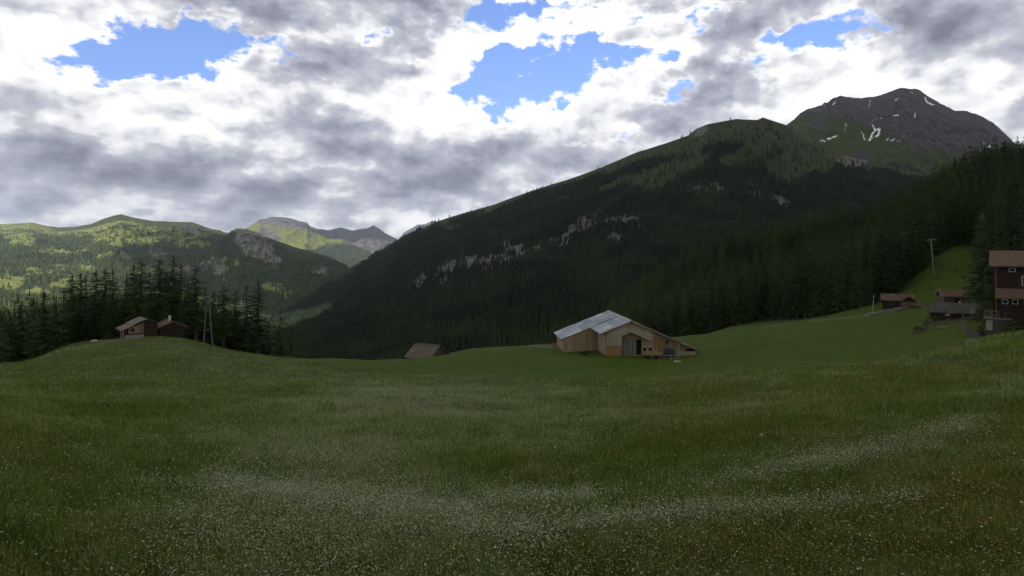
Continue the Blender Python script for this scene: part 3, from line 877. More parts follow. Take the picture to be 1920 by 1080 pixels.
def trunk_mesh(name, h, r, rs, stubs=0):
    segs = 9; V, Fc = [], []
    lean = rs.normal(0, 0.006, 2)
    for i in range(8):
        t = i / 7; rr = r * (1 - 0.93 * t) * (1.25 if i == 0 else 1)
        for k in range(segs):
            a = k * 6.2832 / segs
            V.append((math.cos(a) * rr + lean[0] * h * t * t, math.sin(a) * rr + lean[1] * h * t * t, -0.6 + (h * 0.97 + 0.6) * t))
    for i in range(7):
        for k in range(segs):
            a = i * segs + k; b = i * segs + (k + 1) % segs
            Fc.append((a, b, b + segs, a + segs))
    # dead branch stubs low on the stem
    for j in range(stubs):
        z = h * rs.uniform(0.06, 0.35); a = rs.uniform(0, 6.28); L = h * rs.uniform(0.04, 0.09); w = 0.03
        o = len(V); d = (math.cos(a), math.sin(a)); e = (-d[1], d[0])
        V += [(e[0] * w, e[1] * w, z), (-e[0] * w, -e[1] * w, z), (0, 0, z + 2 * w), (d[0] * L, d[1] * L, z - L * 0.15)]
        Fc += [(o, o + 1, o + 3, o + 3), (o + 1, o + 2, o + 3, o + 3), (o + 2, o, o + 3, o + 3)]
    quads = [f for f in Fc if f[2] != f[3]]; tr = [f[:3] for f in Fc if f[2] == f[3]]
    me = bpy.data.meshes.new(name); me.from_pydata(V, [], quads + tr); me.update(); me.materials.append(MAT['bark'])
    for p_ in me.polygons: p_.use_smooth = True
    return me


rs = np.random.default_rng(11)
KINDS = []          # crown and trunk meshes of unit-metre trees about 20 m high
for k in range(8):
    h = 20.0
    rr = [0.115, 0.13, 0.105, 0.145, 0.12, 0.15, 0.10, 0.13][k]
    cr = tris_mesh('spruce_crown', spruce_np(rs, h, rr, 28, 7, 4, 0.30, [0.05, 0.08, 0.04, 0.10, 0.06, 0.07, 0.05, 0.09][k]), MAT['needles'])
    KINDS.append((cr, trunk_mesh('spruce_trunk', h, 0.27, rs, 6)))
SPARSE = []
for k in range(5):
    h = 20.0
    cr = tris_mesh('spruce_crown', spruce_np(rs, h, [0.115, 0.14, 0.12, 0.145, 0.11][k], [24, 26, 23, 25, 28][k], 7, 4, 0.42, [0.16, 0.22, 0.12, 0.25, 0.18][k]), MAT['needles'])
    SPARSE.append((cr, trunk_mesh('spruce_trunk', h, 0.25, rs, 16)))


def plant_tree(kind, x, y, h, label, group, name='spruce_tree', fat=1.0, rz=None, z=None):
    e = bpy.data.objects.new(name, None); COL.objects.link(e); e.empty_display_size = 0.3
    e.location = (x, y, (gz(x, y) if z is None else z)); s = h / 20.0; e.scale = (s * fat, s * fat, s)
    e.rotation_euler = (0, 0, random.uniform(0, 6.28) if rz is None else rz)
    tag(e, label, 'spruce', group)
    for nm, me in (('crown', kind[0]), ('trunk', kind[1])):
        c = bpy.data.objects.new(nm, me); COL.objects.link(c); c.parent = e
    return e


random.seed(5)
# the stand on the left, tree by tree: image column and height of the tip, distance, mesh kind (0-7 full, 8-12 open), girth
LEFT = [(-12, 575, 112, 1, 1.2), (18, 590, 118, 0, 1.1), (40, 562, 122, 3, 1.15), (62, 560, 132, 2, 1.1), (83, 541, 118, 5, 1.25), (104, 566, 126, 9, 1.2),
        (118, 585, 140, 4, 1.1), (136, 512, 140, 11, 1.1), (151, 509, 131, 1, 1.2), (160, 516, 146, 10, 1.0), (180, 503, 137, 3, 1.1), (197, 499, 131, 5, 1.1), (212, 500, 136, 8, 1.1),
        (222, 540, 150, 6, 1.0), (237, 518, 141, 7, 1.0), (251, 490, 134, 3, 1.1), (265, 483, 129, 5, 1.05), (281, 507, 140, 10, 0.9), (300, 480, 130, 9, 1.0),
        (312, 505, 144, 0, 1.0), (326, 476, 131, 5, 1.2), (338, 489, 138, 8, 1.15), (352, 530, 150, 11, 1.0), (367, 498, 131, 9, 1.05), (386, 536, 142, 12, 0.95),
        (400, 540, 133, 8, 1.0), (419, 532, 137, 11, 1.15), (441, 542, 141, 9, 1.0), (462, 530, 139, 10, 1.1), (484, 520, 142, 8, 1.2), (272, 540, 126, 2, 1.1), (205, 545, 128, 0, 1.1), (170, 560, 127, 2, 1.2),
        (340, 560, 127, 4, 1.0), (30, 610, 128, 4, 1.2), (5, 600, 130, 7, 1.2), (60, 600, 128, 0, 1.2), (125, 560, 134, 6, 1.2), (232, 560, 132, 1, 1.1), (405, 590, 140, 3, 1.0), (430, 585, 146, 1, 1.1), (470, 590, 150, 7, 1.1),
        (310, 545, 126, 6, 1.1), (148, 570, 130, 3, 1.1), (380, 575, 134, 6, 1.0), (500, 596, 150, 3, 1.0), (530, 610, 150, 7, 1.1)]
ORD = ['first', 'second', 'third', 'fourth', 'fifth', 'sixth', 'seventh', 'eighth', 'ninth', 'tenth', 'eleventh', 'twelfth', 'thirteenth', 'fourteenth',
       'fifteenth', 'sixteenth', 'seventeenth', 'eighteenth', 'nineteenth', 'twentieth']
TALL = sorted([t for t in LEFT if t[1] < 552 or t[0] < 130 and t[1] < 570], key=lambda t: t[0])
gone = set()
for t_ in LEFT:
    u, v, Y, k, fat = t_
    x = (u - U0) / F * Y; zb = gz(x, Y) - 0.1
    h = (V0 - v) / F * Y - zb
    kind = KINDS[k] if k < 8 else SPARSE[k - 8]
    form = 'full dark' if k < 8 else 'open, ragged'
    if t_ in TALL:
        zone = [z_ for z_ in ((-99, 130), (130, 225), (225, 345), (345, 999)) if z_[0] <= u < z_[1]][0]
        mates = [q for q in TALL if zone[0] <= q[0] < zone[1]]
        i = mates.index(t_)
        if u < 130: where = 'at the far left of the stand, %s from the left' % ORD[i]
        elif u < 225: where = 'left of the red-roofed cabin, %s tall one from the left' % ORD[i]
        elif u < 345: where = 'rising behind the two cabins, %s tall one from the left' % ORD[i]
        else: where = 'around the frame pole, %s from the right end' % ORD[len(mates) - 1 - i]
        plant_tree(kind, x, Y, h, '%s spruce %s' % (form, where), 'spruces standing behind the left knoll', fat=fat * 1.4, z=zb)
    else:
        plant_tree(kind, x, Y, h, 'lower spruce filling the dark foot of the stand behind the left knoll', 'low spruces in the left stand', fat=fat * 1.4, z=zb)

# the forest on the right-hand hillside
rf = np.random.default_rng(21)
cand = []
cell = 6.0
for ya in np.arange(118, 640, cell):
    ua, ub = 850, 2020
    for xa_ in np.arange((ua - U0) / F * ya, (ub - U0) / F * ya, cell):
        x = xa_ + rf.uniform(-2.7, 2.7); y = ya + rf.uniform(-2.7, 2.7)
        cand.append((x, y))
cand = np.array(cand)
fa = forest_area(cand[:, 0], cand[:, 1]); cu = U0 + cand[:, 0] / cand[:, 1] * F
clump = fbm(cand[:, 0], cand[:, 1], 40, 3, 0.5, 301)
keep = (fa > 0.5) & (rf.random(len(cand)) < 0.86 + 0.3 * clump) & (cu > 900)
keep &= ~((cu > 1852) & (cand[:, 1] < 140))
cand = cand[keep]
zz = ground_z(cand[:, 0], cand[:, 1]); hh = rf.triangular(14, 24, 34, len(cand)) * (1 + 0.12 * clump[keep])
# a few young trees along the edge
hh = np.where(fa[keep] < 0.9, hh * rf.uniform(0.35, 0.9, len(cand)), hh)
order = np.argsort(cand[:, 1])
sky_line = np.full(2200, 2000.0); score = np.zeros(len(cand))
for i in order:
    x, y = cand[i]; u = U0 + x / y * F; w = max(1, 0.13 * hh[i] / y * F)
    top = V0 - (zz[i] + hh[i]) / y * F; bot = V0 - zz[i] / y * F
    a, b = int(max(0, u - w)), int(min(2199, u + w))
    if b <= a: continue
    seg = sky_line[a:b]
    score[i] = np.clip(np.minimum(seg, bot) - top, 0, None).sum() * (1 if u < 1925 else 0.2)
    sky_line[a:b] = np.minimum(seg, top + 0.25 * (bot - top))
vis = score > 4
best = np.argsort(-score)[:300 - len(LEFT)]
isbest = np.zeros(len(cand), bool); isbest[best] = True
for i in best:
    x, y = cand[i]; u = U0 + x / y * F
    if u < 1440: lab, grp = 'dark spruce in the wood that closes the mown field right of the barn', 'spruces of the wood right of the barn'
    elif u < 1660: lab, grp = 'dark spruce in the front of the forest left of the small huts', 'spruces at the forest edge left of the huts'
    elif u < 1830: lab, grp = 'dark spruce on the slope above the grassy clearing with the cable mast', 'spruces above the clearing'
    else: lab, grp = 'dark spruce in the tall forest behind and beside the brown chalet', 'spruces around the chalet'
    plant_tree(KINDS[rf.integers(0, 8)], x, y, hh[i], lab, grp, fat=rf.uniform(0.95, 1.25), z=float(zz[i]) - 0.2)


def scatter_mass(name, label, cat, pts, hs, protos, mat, tint, seed, fat=1.0):
    """many small trees in one object (a wood that reads as one mass)"""
    r_ = np.random.default_rng(seed)
    which = r_.integers(0, len(protos), len(pts)); rot = r_.uniform(0, 6.28, len(pts))
    Ts, Ti = [], []
    for k, T in enumerate(protos):
        idx = np.nonzero(which == k)[0]
        if not len(idx): continue
        c, s = np.cos(rot[idx])[:, None, None], np.sin(rot[idx])[:, None, None]
        h = hs[idx][:, None, None]; f_ = fat * r_.uniform(0.85, 1.2, len(idx))[:, None, None]
        X = (T[None, ..., 0] * c - T[None, ..., 1] * s) * h * f_ + pts[idx, 0][:, None, None]
        Y = (T[None, ..., 0] * s + T[None, ..., 1] * c) * h * f_ + pts[idx, 1][:, None, None]
        Z = T[None, ..., 2] * h + pts[idx, 2][:, None, None]
        A = np.stack([X, Y, Z], -1).reshape(-1, 3, 3)
        Ts.append(A); Ti.append(np.repeat(tint[idx], T.shape[0] * 3))
    me = tris_mesh(name, np.concatenate(Ts), mat, np.concatenate(Ti))
    return tag(link(name, me), label, cat, kind='stuff')


rest = vis & ~isbest
forest_tint = rf.random(len(cand)) * 0.7 + 0.3 * (clump[keep] > 0.2)  # random tint per tree, raised in some clumps
MEDIUM = [spruce_np(rs, 1.0, 0.145, 13, 6, 2, 0.3, 0.05, True) for _ in range(5)]
pts = np.column_stack([cand[rest], zz[rest] - 0.2])
scatter_mass('forest', 'dense spruce forest filling the hillside behind the nearer trees', 'forest', pts, hh[rest], MEDIUM, MAT['needles_mass'], forest_tint[rest], 31, 1.15)

lw = np.random.default_rng(91); ul = lw.uniform(-40, 560, 420); yl = lw.uniform(142, 215, 420)
xl = (ul - U0) / F * yl; zl = ground_z(xl, yl)
topv = np.interp(ul, [-40, 60, 150, 330, 400, 560], [585, 575, 560, 555, 585, 620]) + lw.normal(0, 14, 420)
hl = np.clip((V0 - topv) / F * yl - zl, 6, 34)
scatter_mass('wood', 'dark wood on the slope behind the left stand of tall spruces', 'wood', np.column_stack([xl, yl, zl]), hl, MEDIUM, MAT['needles_mass'], lw.random(420) * 0.4, 93, 0.95)

FARS = [far_spruce_np(rs) for _ in range(8)]


def scatter_on(layer, n, weight, hmin, hmax, seed):
    X, Y, Z = layer
    r_ = np.random.default_rng(seed)
    dX = np.hypot(np.diff(X, axis=1)[:-1], np.diff(Y, axis=1)[:-1]); dY = np.abs(np.diff(Y, axis=0)[:, :-1])
    w = (dX * dY * weight[:-1, :-1]).ravel(); cdf = np.cumsum(w); cdf /= cdf[-1]
    k = np.searchsorted(cdf, r_.random(n)); i, j = k // (X.shape[1] - 1), k % (X.shape[1] - 1)
    a, b = r_.random(n), r_.random(n)
    def L(A): return (A[i, j] * (1 - a) + A[i + 1, j] * a) * (1 - b) + (A[i, j + 1] * (1 - a) + A[i + 1, j + 1] * a) * b
    x, y, z = L(X), L(Y), L(Z)
    return np.column_stack([x, y, z - 0.5]), r_.uniform(hmin, hmax, n)


U3 = U0 + X3 / Y3 * F
Sx = np.linspace(0, 1.35, X3.shape[0])[:, None] + X3 * 0
w3 = (AT3['forest'] * 0.97 + 0.03 * (1 - AT3['forest'])) * (1 - 0.92 * AT3['rock']) * (Sx < 1.02) * (U3 > 440) * (U3 < 1960)
w3 = w3 * (1.0 / np.clip(Y3 / 1300, 1, 3) ** 0.7)
w3 = w3 * np.where(Sx > 0.965, np.where(AT3['grass'] > 0.3, 0.1, 0.5), 1.0)
w3 = w3 * ~((U3 > 1180) & (V0 - Z3 / Y3 * F > 560))
p3, h3 = scatter_on((X3, Y3, Z3), 75000, w3, 13, 24, 41)
h3 *= np.clip((p3[:, 1] / 1800) ** 0.3, 1, 1.12)
tn = np.clip(0.35 + 0.9 * fbm(p3[:, 0], p3[:, 1], 120, 3, 0.5, 311) + RNG.normal(0, 0.2, len(p3)) + 0.35 * sstep(900 - p3[:, 1], 0, 300), 0, 1)
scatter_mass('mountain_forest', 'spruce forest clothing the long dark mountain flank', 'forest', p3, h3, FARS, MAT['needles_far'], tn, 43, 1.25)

w2 = AT2['forest'] * (1 - AT2['rock']) * (Y2 < 6200) * (np.linspace(0, 1.35, X2.shape[0])[:, None] < 0.93) * (U0 + X2 / Y2 * F > -80)
w2 = w2 * (3000 / Y2) ** 1.2 * np.clip(0.4 + 1.6 * fbm(X2, Y2, 260, 4, 0.6, 321), 0.02, 2)
p2, h2 = scatter_on((X2, Y2, Z2), 26000, w2, 16, 30, 51)
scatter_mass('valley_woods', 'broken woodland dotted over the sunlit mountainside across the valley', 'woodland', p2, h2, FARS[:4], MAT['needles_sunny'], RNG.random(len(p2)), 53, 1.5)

# ------------------------------------------------------------------ the flower meadow: grass and flower heads


def blade_material():
    m, t, b = material('meadow_grass_blades', 0.7, 0.15)
    tt = attr(t, 'tint'); k = attr(t, 'kind')
    g = t.ramp(tt, [(0, (0.060, 0.122, 0.014)), (0.45, (0.132, 0.205, 0.034)), (0.75, (0.225, 0.290, 0.092)), (1, (0.35, 0.40, 0.22))])
    g = t.mix(k, g, (0.190, 0.165, 0.035))
    t.l.new(g, b.inputs['Base Color'])
    tr = t.new('ShaderNodeBsdfTranslucent'); t.l.new(g, tr.inputs[0])
    mx = t.new('ShaderNodeMixShader'); mx.inputs[0].default_value = 0.35
    out = m.node_tree.nodes['Material Output']
    t.l.new(b.outputs[0], mx.inputs[1]); t.l.new(tr.outputs[0], mx.inputs[2]); t.l.new(mx.outputs[0], out.inputs[0])
    return m


def flower_material(name, a, b_):
    m, t, b = material(name, 0.7, 0.1)
    t.l.new(t.mix(attr(t, 'tint'), a, b_), b.inputs['Base Color'])
    return m


MAT['blades'] = blade_material()
MAT['white_flower'] = flower_material('white_umbels', (0.24, 0.30, 0.18), (0.46, 0.50, 0.38))
MAT['orange_flower'] = flower_material('yellow_flower_heads', (0.15, 0.095, 0.025), (0.27, 0.21, 0.05))


def meadow_points(n, seed, ymin=7.0, ymax=118.0):
    r_ = np.random.default_rng(seed)
    y = 1 / r_.uniform(1 / ymax, 1 / ymin, n); a = r_.uniform(-1.1, 1.12, n)
    x = a * y
    k = meadow(x, y) > r_.random(n) * 0.9 + 0.05
    x, y = x[k], y[k]
    return x, y, ground_z(x, y), r_


def make_grass(n, seed):
    x, y, z, r_ = meadow_points(n, seed)
    wh, orr = flower_mask(x, y)
    nb = 5; N_ = len(x)
    fine = fbm(x, y, 0.9, 5, 0.85, 403) * np.clip(1.4 - y / 60, 0.25, 1) + fbm(x, y, 3.2, 4, 0.8, 404) * np.clip(y / 45, 0.25, 1)
    kk = r_.random(N_) < 0.62 + 1.3 * fine
    x, y, z, wh, orr, fine = x[kk], y[kk], z[kk], wh[kk], orr[kk], fine[kk]; N_ = len(x)
    clump = 0.5 * fbm(x, y, 1.6, 3, 0.6, 401) + 1.1 * fine
    s = np.clip((y / 12) ** 0.62, 1, 3.6)
    hgt = r_.uniform(0.15, 0.36, (N_, nb)) * (1 + 0.45 * clump[:, None])
    wid = 0.011 * s[:, None] * r_.uniform(0.7, 1.4, (N_, nb))
    spread = 0.09 * s[:, None] * np.ones((1, nb))
    bx = x[:, None] + r_.normal(0, 1, (N_, nb)) * spread; by = y[:, None] + r_.normal(0, 1, (N_, nb)) * spread
    bz = z[:, None] - 0.02 + 0 * bx
    az_ = r_.uniform(0, 6.283, (N_, nb)); ca, sa = np.cos(az_), np.sin(az_)
    la = r_.uniform(0, 6.283, (N_, nb)); ll = hgt * r_.uniform(0.05, 0.55, (N_, nb))
    V = np.empty((N_, nb, 3, 3))
    V[..., 0, :] = np.stack([bx - ca * wid, by - sa * wid, bz], -1)
    V[..., 1, :] = np.stack([bx + ca * wid, by + sa * wid, bz], -1)
    V[..., 2, :] = np.stack([bx + np.cos(la) * ll, by + np.sin(la) * ll, bz + hgt], -1)
    tint = np.clip(0.34 + 0.55 * wh[:, None] + 0.5 * clump[:, None] + r_.normal(0, 0.2, (N_, nb)) + 0.3 * fbm(x, y, 14, 3, 0.5, 405)[:, None], 0, 1)
    kind = (r_.random((N_, nb)) < 0.05 + 0.7 * orr[:, None] ** 1.4).astype(float)
    me = mesh_np('grass', V.reshape(-1, 3), np.arange(N_ * nb * 3).reshape(-1, 3), MAT['blades'], False,
                 {'tint': np.repeat(tint.ravel(), 3), 'kind': np.repeat(kind.ravel(), 3)})
    return tag(link('grass', me), 'tall unmown meadow grass covering the whole foreground', 'grass', kind='stuff')


def make_flowers(name, label, n, seed, mask, size, mat, hlow, hhigh):
    x, y, z, r_ = meadow_points(n, seed)
    wh, orr = flower_mask(x, y)
    p = (wh if mask == 'white' else orr)
    grp = fbm(x, y, 2.2, 3, 0.6, 411)
    k = r_.random(len(x)) < np.clip(p ** 1.6 * 1.1 + 0.03 + 0.25 * p * (grp > 0.25), 0, 1)
    x, y, z = x[k], y[k], z[k]; N_ = len(x)
    s = np.clip((y / 12) ** 0.45, 0.9, 2.3) * size * np.exp(r_.normal(-0.05, 0.28, N_))
    h = r_.uniform(hlow, hhigh, N_) * 0.85
    sides = 5
    a = np.arange(sides) * 6.2832 / sides
    tx, ty = r_.normal(0, 0.3, N_), r_.normal(-0.15, 0.3, N_)
    V = np.empty((N_, sides + 1, 3))
    rad = s[:, None] * r_.uniform(0.7, 1.2, (N_, sides))
    V[:, 0] = np.stack([x, y, z + h + 0.15 * s], -1)
    V[:, 1:, 0] = x[:, None] + np.cos(a) * rad; V[:, 1:, 1] = y[:, None] + np.sin(a) * rad
    V[:, 1:, 2] = (z + h)[:, None] + np.cos(a) * rad * tx[:, None] + np.sin(a) * rad * ty[:, None]
    f_ = np.array([[0, 1 + i, 1 + (i + 1) % sides] for i in range(sides)])
    Fc = (np.arange(N_)[:, None, None] * (sides + 1) + f_[None]).reshape(-1, 3)
    me = mesh_np(name, V.reshape(-1, 3), Fc, mat, False, {'tint': np.repeat(r_.random(N_), sides + 1)})
    return tag(link(name, me), label, 'wild flowers', kind='stuff')


make_grass(460000, 61)
make_flowers('white_flowers', 'pale drifts of white umbel flowers through the foreground meadow', 1400000, 62, 'white', 0.0115, MAT['white_flower'], 0.28, 0.5)
make_flowers('yellow_flowers', 'scattered yellow and rust flower heads in the foreground meadow', 240000, 63, 'orange', 0.011, MAT['orange_flower'], 0.25, 0.45)

# ------------------------------------------------------------------ buildings and furniture


class MB:
    """collects simple solids and links them as one mesh object"""
    def __init__(s): s.v, s.f = [], []
    def add(s, vs, fs):
        o = len(s.v); s.v += [tuple(p) for p in vs]; s.f += [tuple(i + o for i in f) for f in fs]; return s
    def box(s, x0, x1, y0, y1, z0, z1):
        return s.add([(x0, y0, z0), (x1, y0, z0), (x1, y1, z0), (x0, y1, z0), (x0, y0, z1), (x1, y0, z1), (x1, y1, z1), (x0, y1, z1)],
                     [(3, 2, 1, 0), (4, 5, 6, 7), (0, 1, 5, 4), (1, 2, 6, 5), (2, 3, 7, 6), (3, 0, 4, 7)])
    def prism(s, poly, y0, y1):
        """polygon in x, z (counter-clockwise seen from -y) run from y0 to y1"""
        n = len(poly)
        vs = [(x, y0, z) for x, z in poly] + [(x, y1, z) for x, z in poly]
        fs = [tuple(range(n)), tuple(range(2 * n - 1, n - 1, -1))] + [(i, i + n, (i + 1) % n + n, (i + 1) % n) for i in range(n)]
        return s.add(vs, fs)
    def prismx(s, poly, x0, x1):
        """polygon in y, z run along x"""
        n = len(poly)
        vs = [(x0, y, z) for y, z in poly] + [(x1, y, z) for y, z in poly]
        fs = [tuple(range(n - 1, -1, -1)), tuple(range(n, 2 * n))] + [(i, (i + 1) % n, (i + 1) % n + n, i + n) for i in range(n)]
        return s.add(vs, fs)
    def tube(s, p0, p1, r0, r1=None, n=7):
        p0, p1 = Vector(p0), Vector(p1); r1 = r0 if r1 is None else r1
        d = (p1 - p0).normalized(); a = d.orthogonal().normalized(); b = d.cross(a)
        vs = [p0 + (a * math.cos(k * 6.2832 / n) + b * math.sin(k * 6.2832 / n)) * r0 for k in range(n)]
        vs += [p1 + (a * math.cos(k * 6.2832 / n) + b * math.sin(k * 6.2832 / n)) * r1 for k in range(n)]
        fs = [tuple(range(n - 1, -1, -1)), tuple(range(n, 2 * n))] + [(k, (k + 1) % n, (k + 1) % n + n, k + n) for k in range(n)]
        return s.add(vs, fs)
    def beam(s, p0, p1, w, h):
        """a squared timber between two points, w across and h deep"""
        p0, p1 = Vector(p0), Vector(p1); d = (p1 - p0).normalized()
        a = d.cross(Vector((0, 0, 1)))
        a = a.normalized() if a.length > 1e-3 else Vector((1, 0, 0)); b = a.cross(d).normalized()
        vs = [p + a * sx * w / 2 + b * sz * h / 2 for p in (p0, p1) for sx, sz in ((-1, -1), (1, -1), (1, 1), (-1, 1))]
        return s.add(vs, [(3, 2, 1, 0), (4, 5, 6, 7), (0, 1, 5, 4), (1, 2, 6, 5), (2, 3, 7, 6), (3, 0, 4, 7)])
    def build(s, name, mat, parent=None, label=None):
        me = bpy.data.meshes.new(name); me.from_pydata(s.v, [], s.f)
        bm = bmesh.new(); bm.from_mesh(me); bmesh.ops.recalc_face_normals(bm, faces=bm.faces[:]); bm.to_mesh(me); bm.free()
        me.materials.append(MAT[mat]); o = link(name, me, parent)
        if label: o['label'] = label
        return o


def thing(name, label, cat, loc, rz=0.0, group=None):
    return tag(empty(name, loc, rz), label, cat, group)


def boards(name, a, b, width=0.18, along='h', dirt=0.5, rough=0.85):
    m, t, bs = material(name, rough, 0.15)
    o = obco(t); x, y, z = t.sep(o)
    c = t.math('ADD', x, y) if along == 'h' else z
    idx = t.math('FLOOR', t.math('DIVIDE', c, width)); fr = t.math('FRACT', t.math('DIVIDE', c, width))
    wn = t.new('ShaderNodeTexWhiteNoise', noise_dimensions='1D'); t.put(wn.inputs['W'], idx)
    stretch = (5, 5, 0.6) if along == 'h' else (0.7, 0.7, 6)
    grain = t.noise(t.vmath('MULTIPLY', o, stretch), 1.4, 4, 0.6)
    col = t.mix(wn.outputs['Value'], a, b)
    col = t.mix(t.rng(grain, 0.4, 0.75, 0, dirt), col, tuple(q * 0.35 for q in a))
    weather = t.rng(t.noise(o, 0.5, 4, 0.6), 0.42, 0.7, 0, 0.55)
    col = t.mix(weather, col, tuple(0.5 * (p_ + q) * 0.75 for p_, q in zip(a, b)))
    gapm = t.math('LESS_THAN', t.math('ABSOLUTE', t.math('SUBTRACT', fr, 0.5)), 0.46)
    col = t.mix(t.math('SUBTRACT', 1.0, gapm), col, tuple(q * 0.15 for q in a))
    t.l.new(col, bs.inputs['Base Color'])
    bump(t, bs, t.math('ADD', t.math('MULTIPLY', gapm, 0.5), t.math('MULTIPLY', grain, 0.3)), 0.5, 0.03)
    return m


def sheets(name, a, b, c, sx, sy, corr=0.12, rough=0.5, metal=0.0, rust=None):
    """roof of overlapping sheets or shingles: each its own tone"""
    m, t, bs = material(name, rough, 0.4)
    bs.inputs['Metallic'].default_value = metal
    o = obco(t); x, y, z = t.sep(o)
    ix = t.math('FLOOR', t.math('DIVIDE', x, sx)); iy = t.math('FLOOR', t.math('DIVIDE', t.math('ADD', y, t.math('MULTIPLY', t.math('MODULO', ix, 2.0), sy * 0.5)), sy))
    wn = t.new('ShaderNodeTexWhiteNoise', noise_dimensions='2D'); t.put(wn.inputs['Vector'], t.comb(ix, iy, 0))
    big = t.noise(o, 0.16, 3, 0.5)
    col = t.mix(wn.outputs['Value'], a, b)
    col = t.mix(t.rng(t.noise(o, 0.9, 4, 0.65), 0.45, 0.72, 0, 0.7), col, c)
    if rust: col = t.mix(t.rng(t.noise(o, 0.35, 4, 0.6), 0.5, 0.66, 0, 0.7), col, rust)
    col = t.mix(t.rng(big, 0.4, 0.6, 0, 0.35), col, tuple(q * 0.55 for q in a))
    t.l.new(col, bs.inputs['Base Color'])
    f1 = t.math('LESS_THAN', t.math('FRACT', t.math('DIVIDE', y, sy)), 0.06)
    h = t.math('ADD', t.math('SINE', t.math('MULTIPLY', x, 6.2832 / corr)), t.math('MULTIPLY', f1, 1.5))
    bump(t, bs, h, 0.35, 0.02)
    return m


def plain(name, c, rough=0.7, metal=0.0, vary=0.3, scale=3.0):
    m, t, b = material(name, rough, 0.3)
    b.inputs['Metallic'].default_value = metal
    n = t.noise(obco(t), scale, 4, 0.6)
    t.l.new(t.mix(t.rng(n, 0.3, 0.75, 0, vary), c, tuple(q * 0.45 for q in c)), b.inputs['Base Color'])
    return m


MAT.update(
    barn_new=boards('weathered_light_boards', (0.31, 0.27, 0.19), (0.50, 0.44, 0.32), 0.20),
    barn_warm=boards('larch_boards', (0.31, 0.225, 0.145), (0.50, 0.38, 0.26), 0.20),
    barn_warm2=boards('orange_larch_boards', (0.30, 0.175, 0.075), (0.42, 0.26, 0.13), 0.24),
    barn_brown=boards('brown_boards', (0.18, 0.13, 0.085), (0.30, 0.23, 0.155), 0.22),
    door_grey=boards('grey_door_boards', (0.17, 0.165, 0.14), (0.27, 0.26, 0.22), 0.32, dirt=0.7),
    dark_wood=boards('sunburnt_dark_logs', (0.032, 0.022, 0.017), (0.055, 0.036, 0.026), 0.26, 'v'),
    grey_logs=boards('grey_brown_logs', (0.075, 0.068, 0.058), (0.12, 0.105, 0.09), 0.24, 'v'),
    chalet=boards('chalet_dark_boards', (0.030, 0.020, 0.015), (0.048, 0.030, 0.021), 0.2),
    chalet_red=plain('chalet_red_paint', (0.07, 0.014, 0.011), 0.6),
    grey_board=boards('grey_shed_boards', (0.06, 0.055, 0.048), (0.10, 0.09, 0.078), 0.22),
    metal_roof=sheets('corrugated_metal_roof', (0.13, 0.165, 0.215), (0.47, 0.53, 0.60), (0.17, 0.20, 0.24), 1.6, 2.6, 0.18, 0.5, 0.15),
    metal_edge=plain('metal_roof_edge', (0.36, 0.38, 0.40), 0.5, 0.3),
    rust_roof=sheets('rusty_brown_roof', (0.095, 0.086, 0.078), (0.14, 0.122, 0.11), (0.085, 0.078, 0.078), 0.9, 0.9, 0.3, 0.6, 0.0, (0.17, 0.10, 0.07)),
    red_roof=sheets('red_sheet_roof', (0.115, 0.058, 0.043), (0.15, 0.075, 0.055), (0.085, 0.052, 0.043), 0.8, 1.6, 0.2, 0.55),
    brown_roof=sheets('brown_tile_roof', (0.125, 0.080, 0.055), (0.165, 0.100, 0.066), (0.10, 0.065, 0.045), 0.30, 0.35, 0.3, 0.8),
    slate_roof=sheets('dark_slab_roof', (0.055, 0.058, 0.062), (0.085, 0.088, 0.092), (0.05, 0.045, 0.042), 0.6, 0.7, 0.6, 0.7),
    dark=plain('painted_interior_dark', (0.006, 0.006, 0.006), 0.9),  # near-black colour painting interior shade in openings; some doors share it
    glass=plain('dark_window_glass', (0.015, 0.018, 0.02), 0.1, 0.0, 0.1),
    white=plain('white_paint', (0.50, 0.50, 0.47), 0.6, 0, 0.3),
    pale_wood=plain('bleached_timber', (0.30, 0.29, 0.25), 0.8, 0, 0.5, 6),
    grey_wood=plain('grey_timber', (0.15, 0.145, 0.135), 0.85, 0, 0.5, 6),
    stone=plain('grey_field_stone', (0.26, 0.26, 0.24), 0.9, 0, 0.6, 1.6),
    steel=plain('galvanised_steel', (0.26, 0.28, 0.28), 0.45, 0.4, 0.3),
    iron=plain('dark_iron', (0.03, 0.035, 0.04), 0.6, 0.3),
    machine=plain('dull_blue_grey_paint', (0.035, 0.045, 0.05), 0.6),
    yellow=plain('yellowish_timber', (0.30, 0.24, 0.10), 0.8, 0, 0.4),
    rubber=plain('tyre_rubber', (0.02, 0.02, 0.02), 0.85),
    pipe=plain('coppery_pipe', (0.16, 0.08, 0.06), 0.5),
)


def gable_house(name, label, cat, loc, rz, L, Wd, wall, rise, over, mats, thick=0.14, base=1.2, parts=None, split=None):
    """ridge along local x, length L, width Wd (y), eaves at height wall, ridge at wall + rise; mats: wall, roof"""
    e = thing(name, label, cat, loc, rz)
    h = Wd / 2
    w = MB().prismx([(-h, -base), (h, -base), (h, wall), (0, wall + rise), (-h, wall)], -L / 2, L / 2)
    w.build('wall', mats[0], e)
    ov_y, ov_x = over; k = rise / h; r = MB(); lift = 0.03
    for sg in (-1, 1):
        ye, ze = sg * (h + ov_y), wall - k * ov_y
        zr = wall + rise
        pts = [(0.0, zr + lift), (ye, ze + lift), (ye, ze + lift + thick), (0.0, zr + lift + thick)]
        if sg > 0: pts = pts[::-1]
        r.prismx(pts, -L / 2 - ov_x, L / 2 + ov_x)
    ro = r.build('roof', mats[1], e)
    return e, w, ro


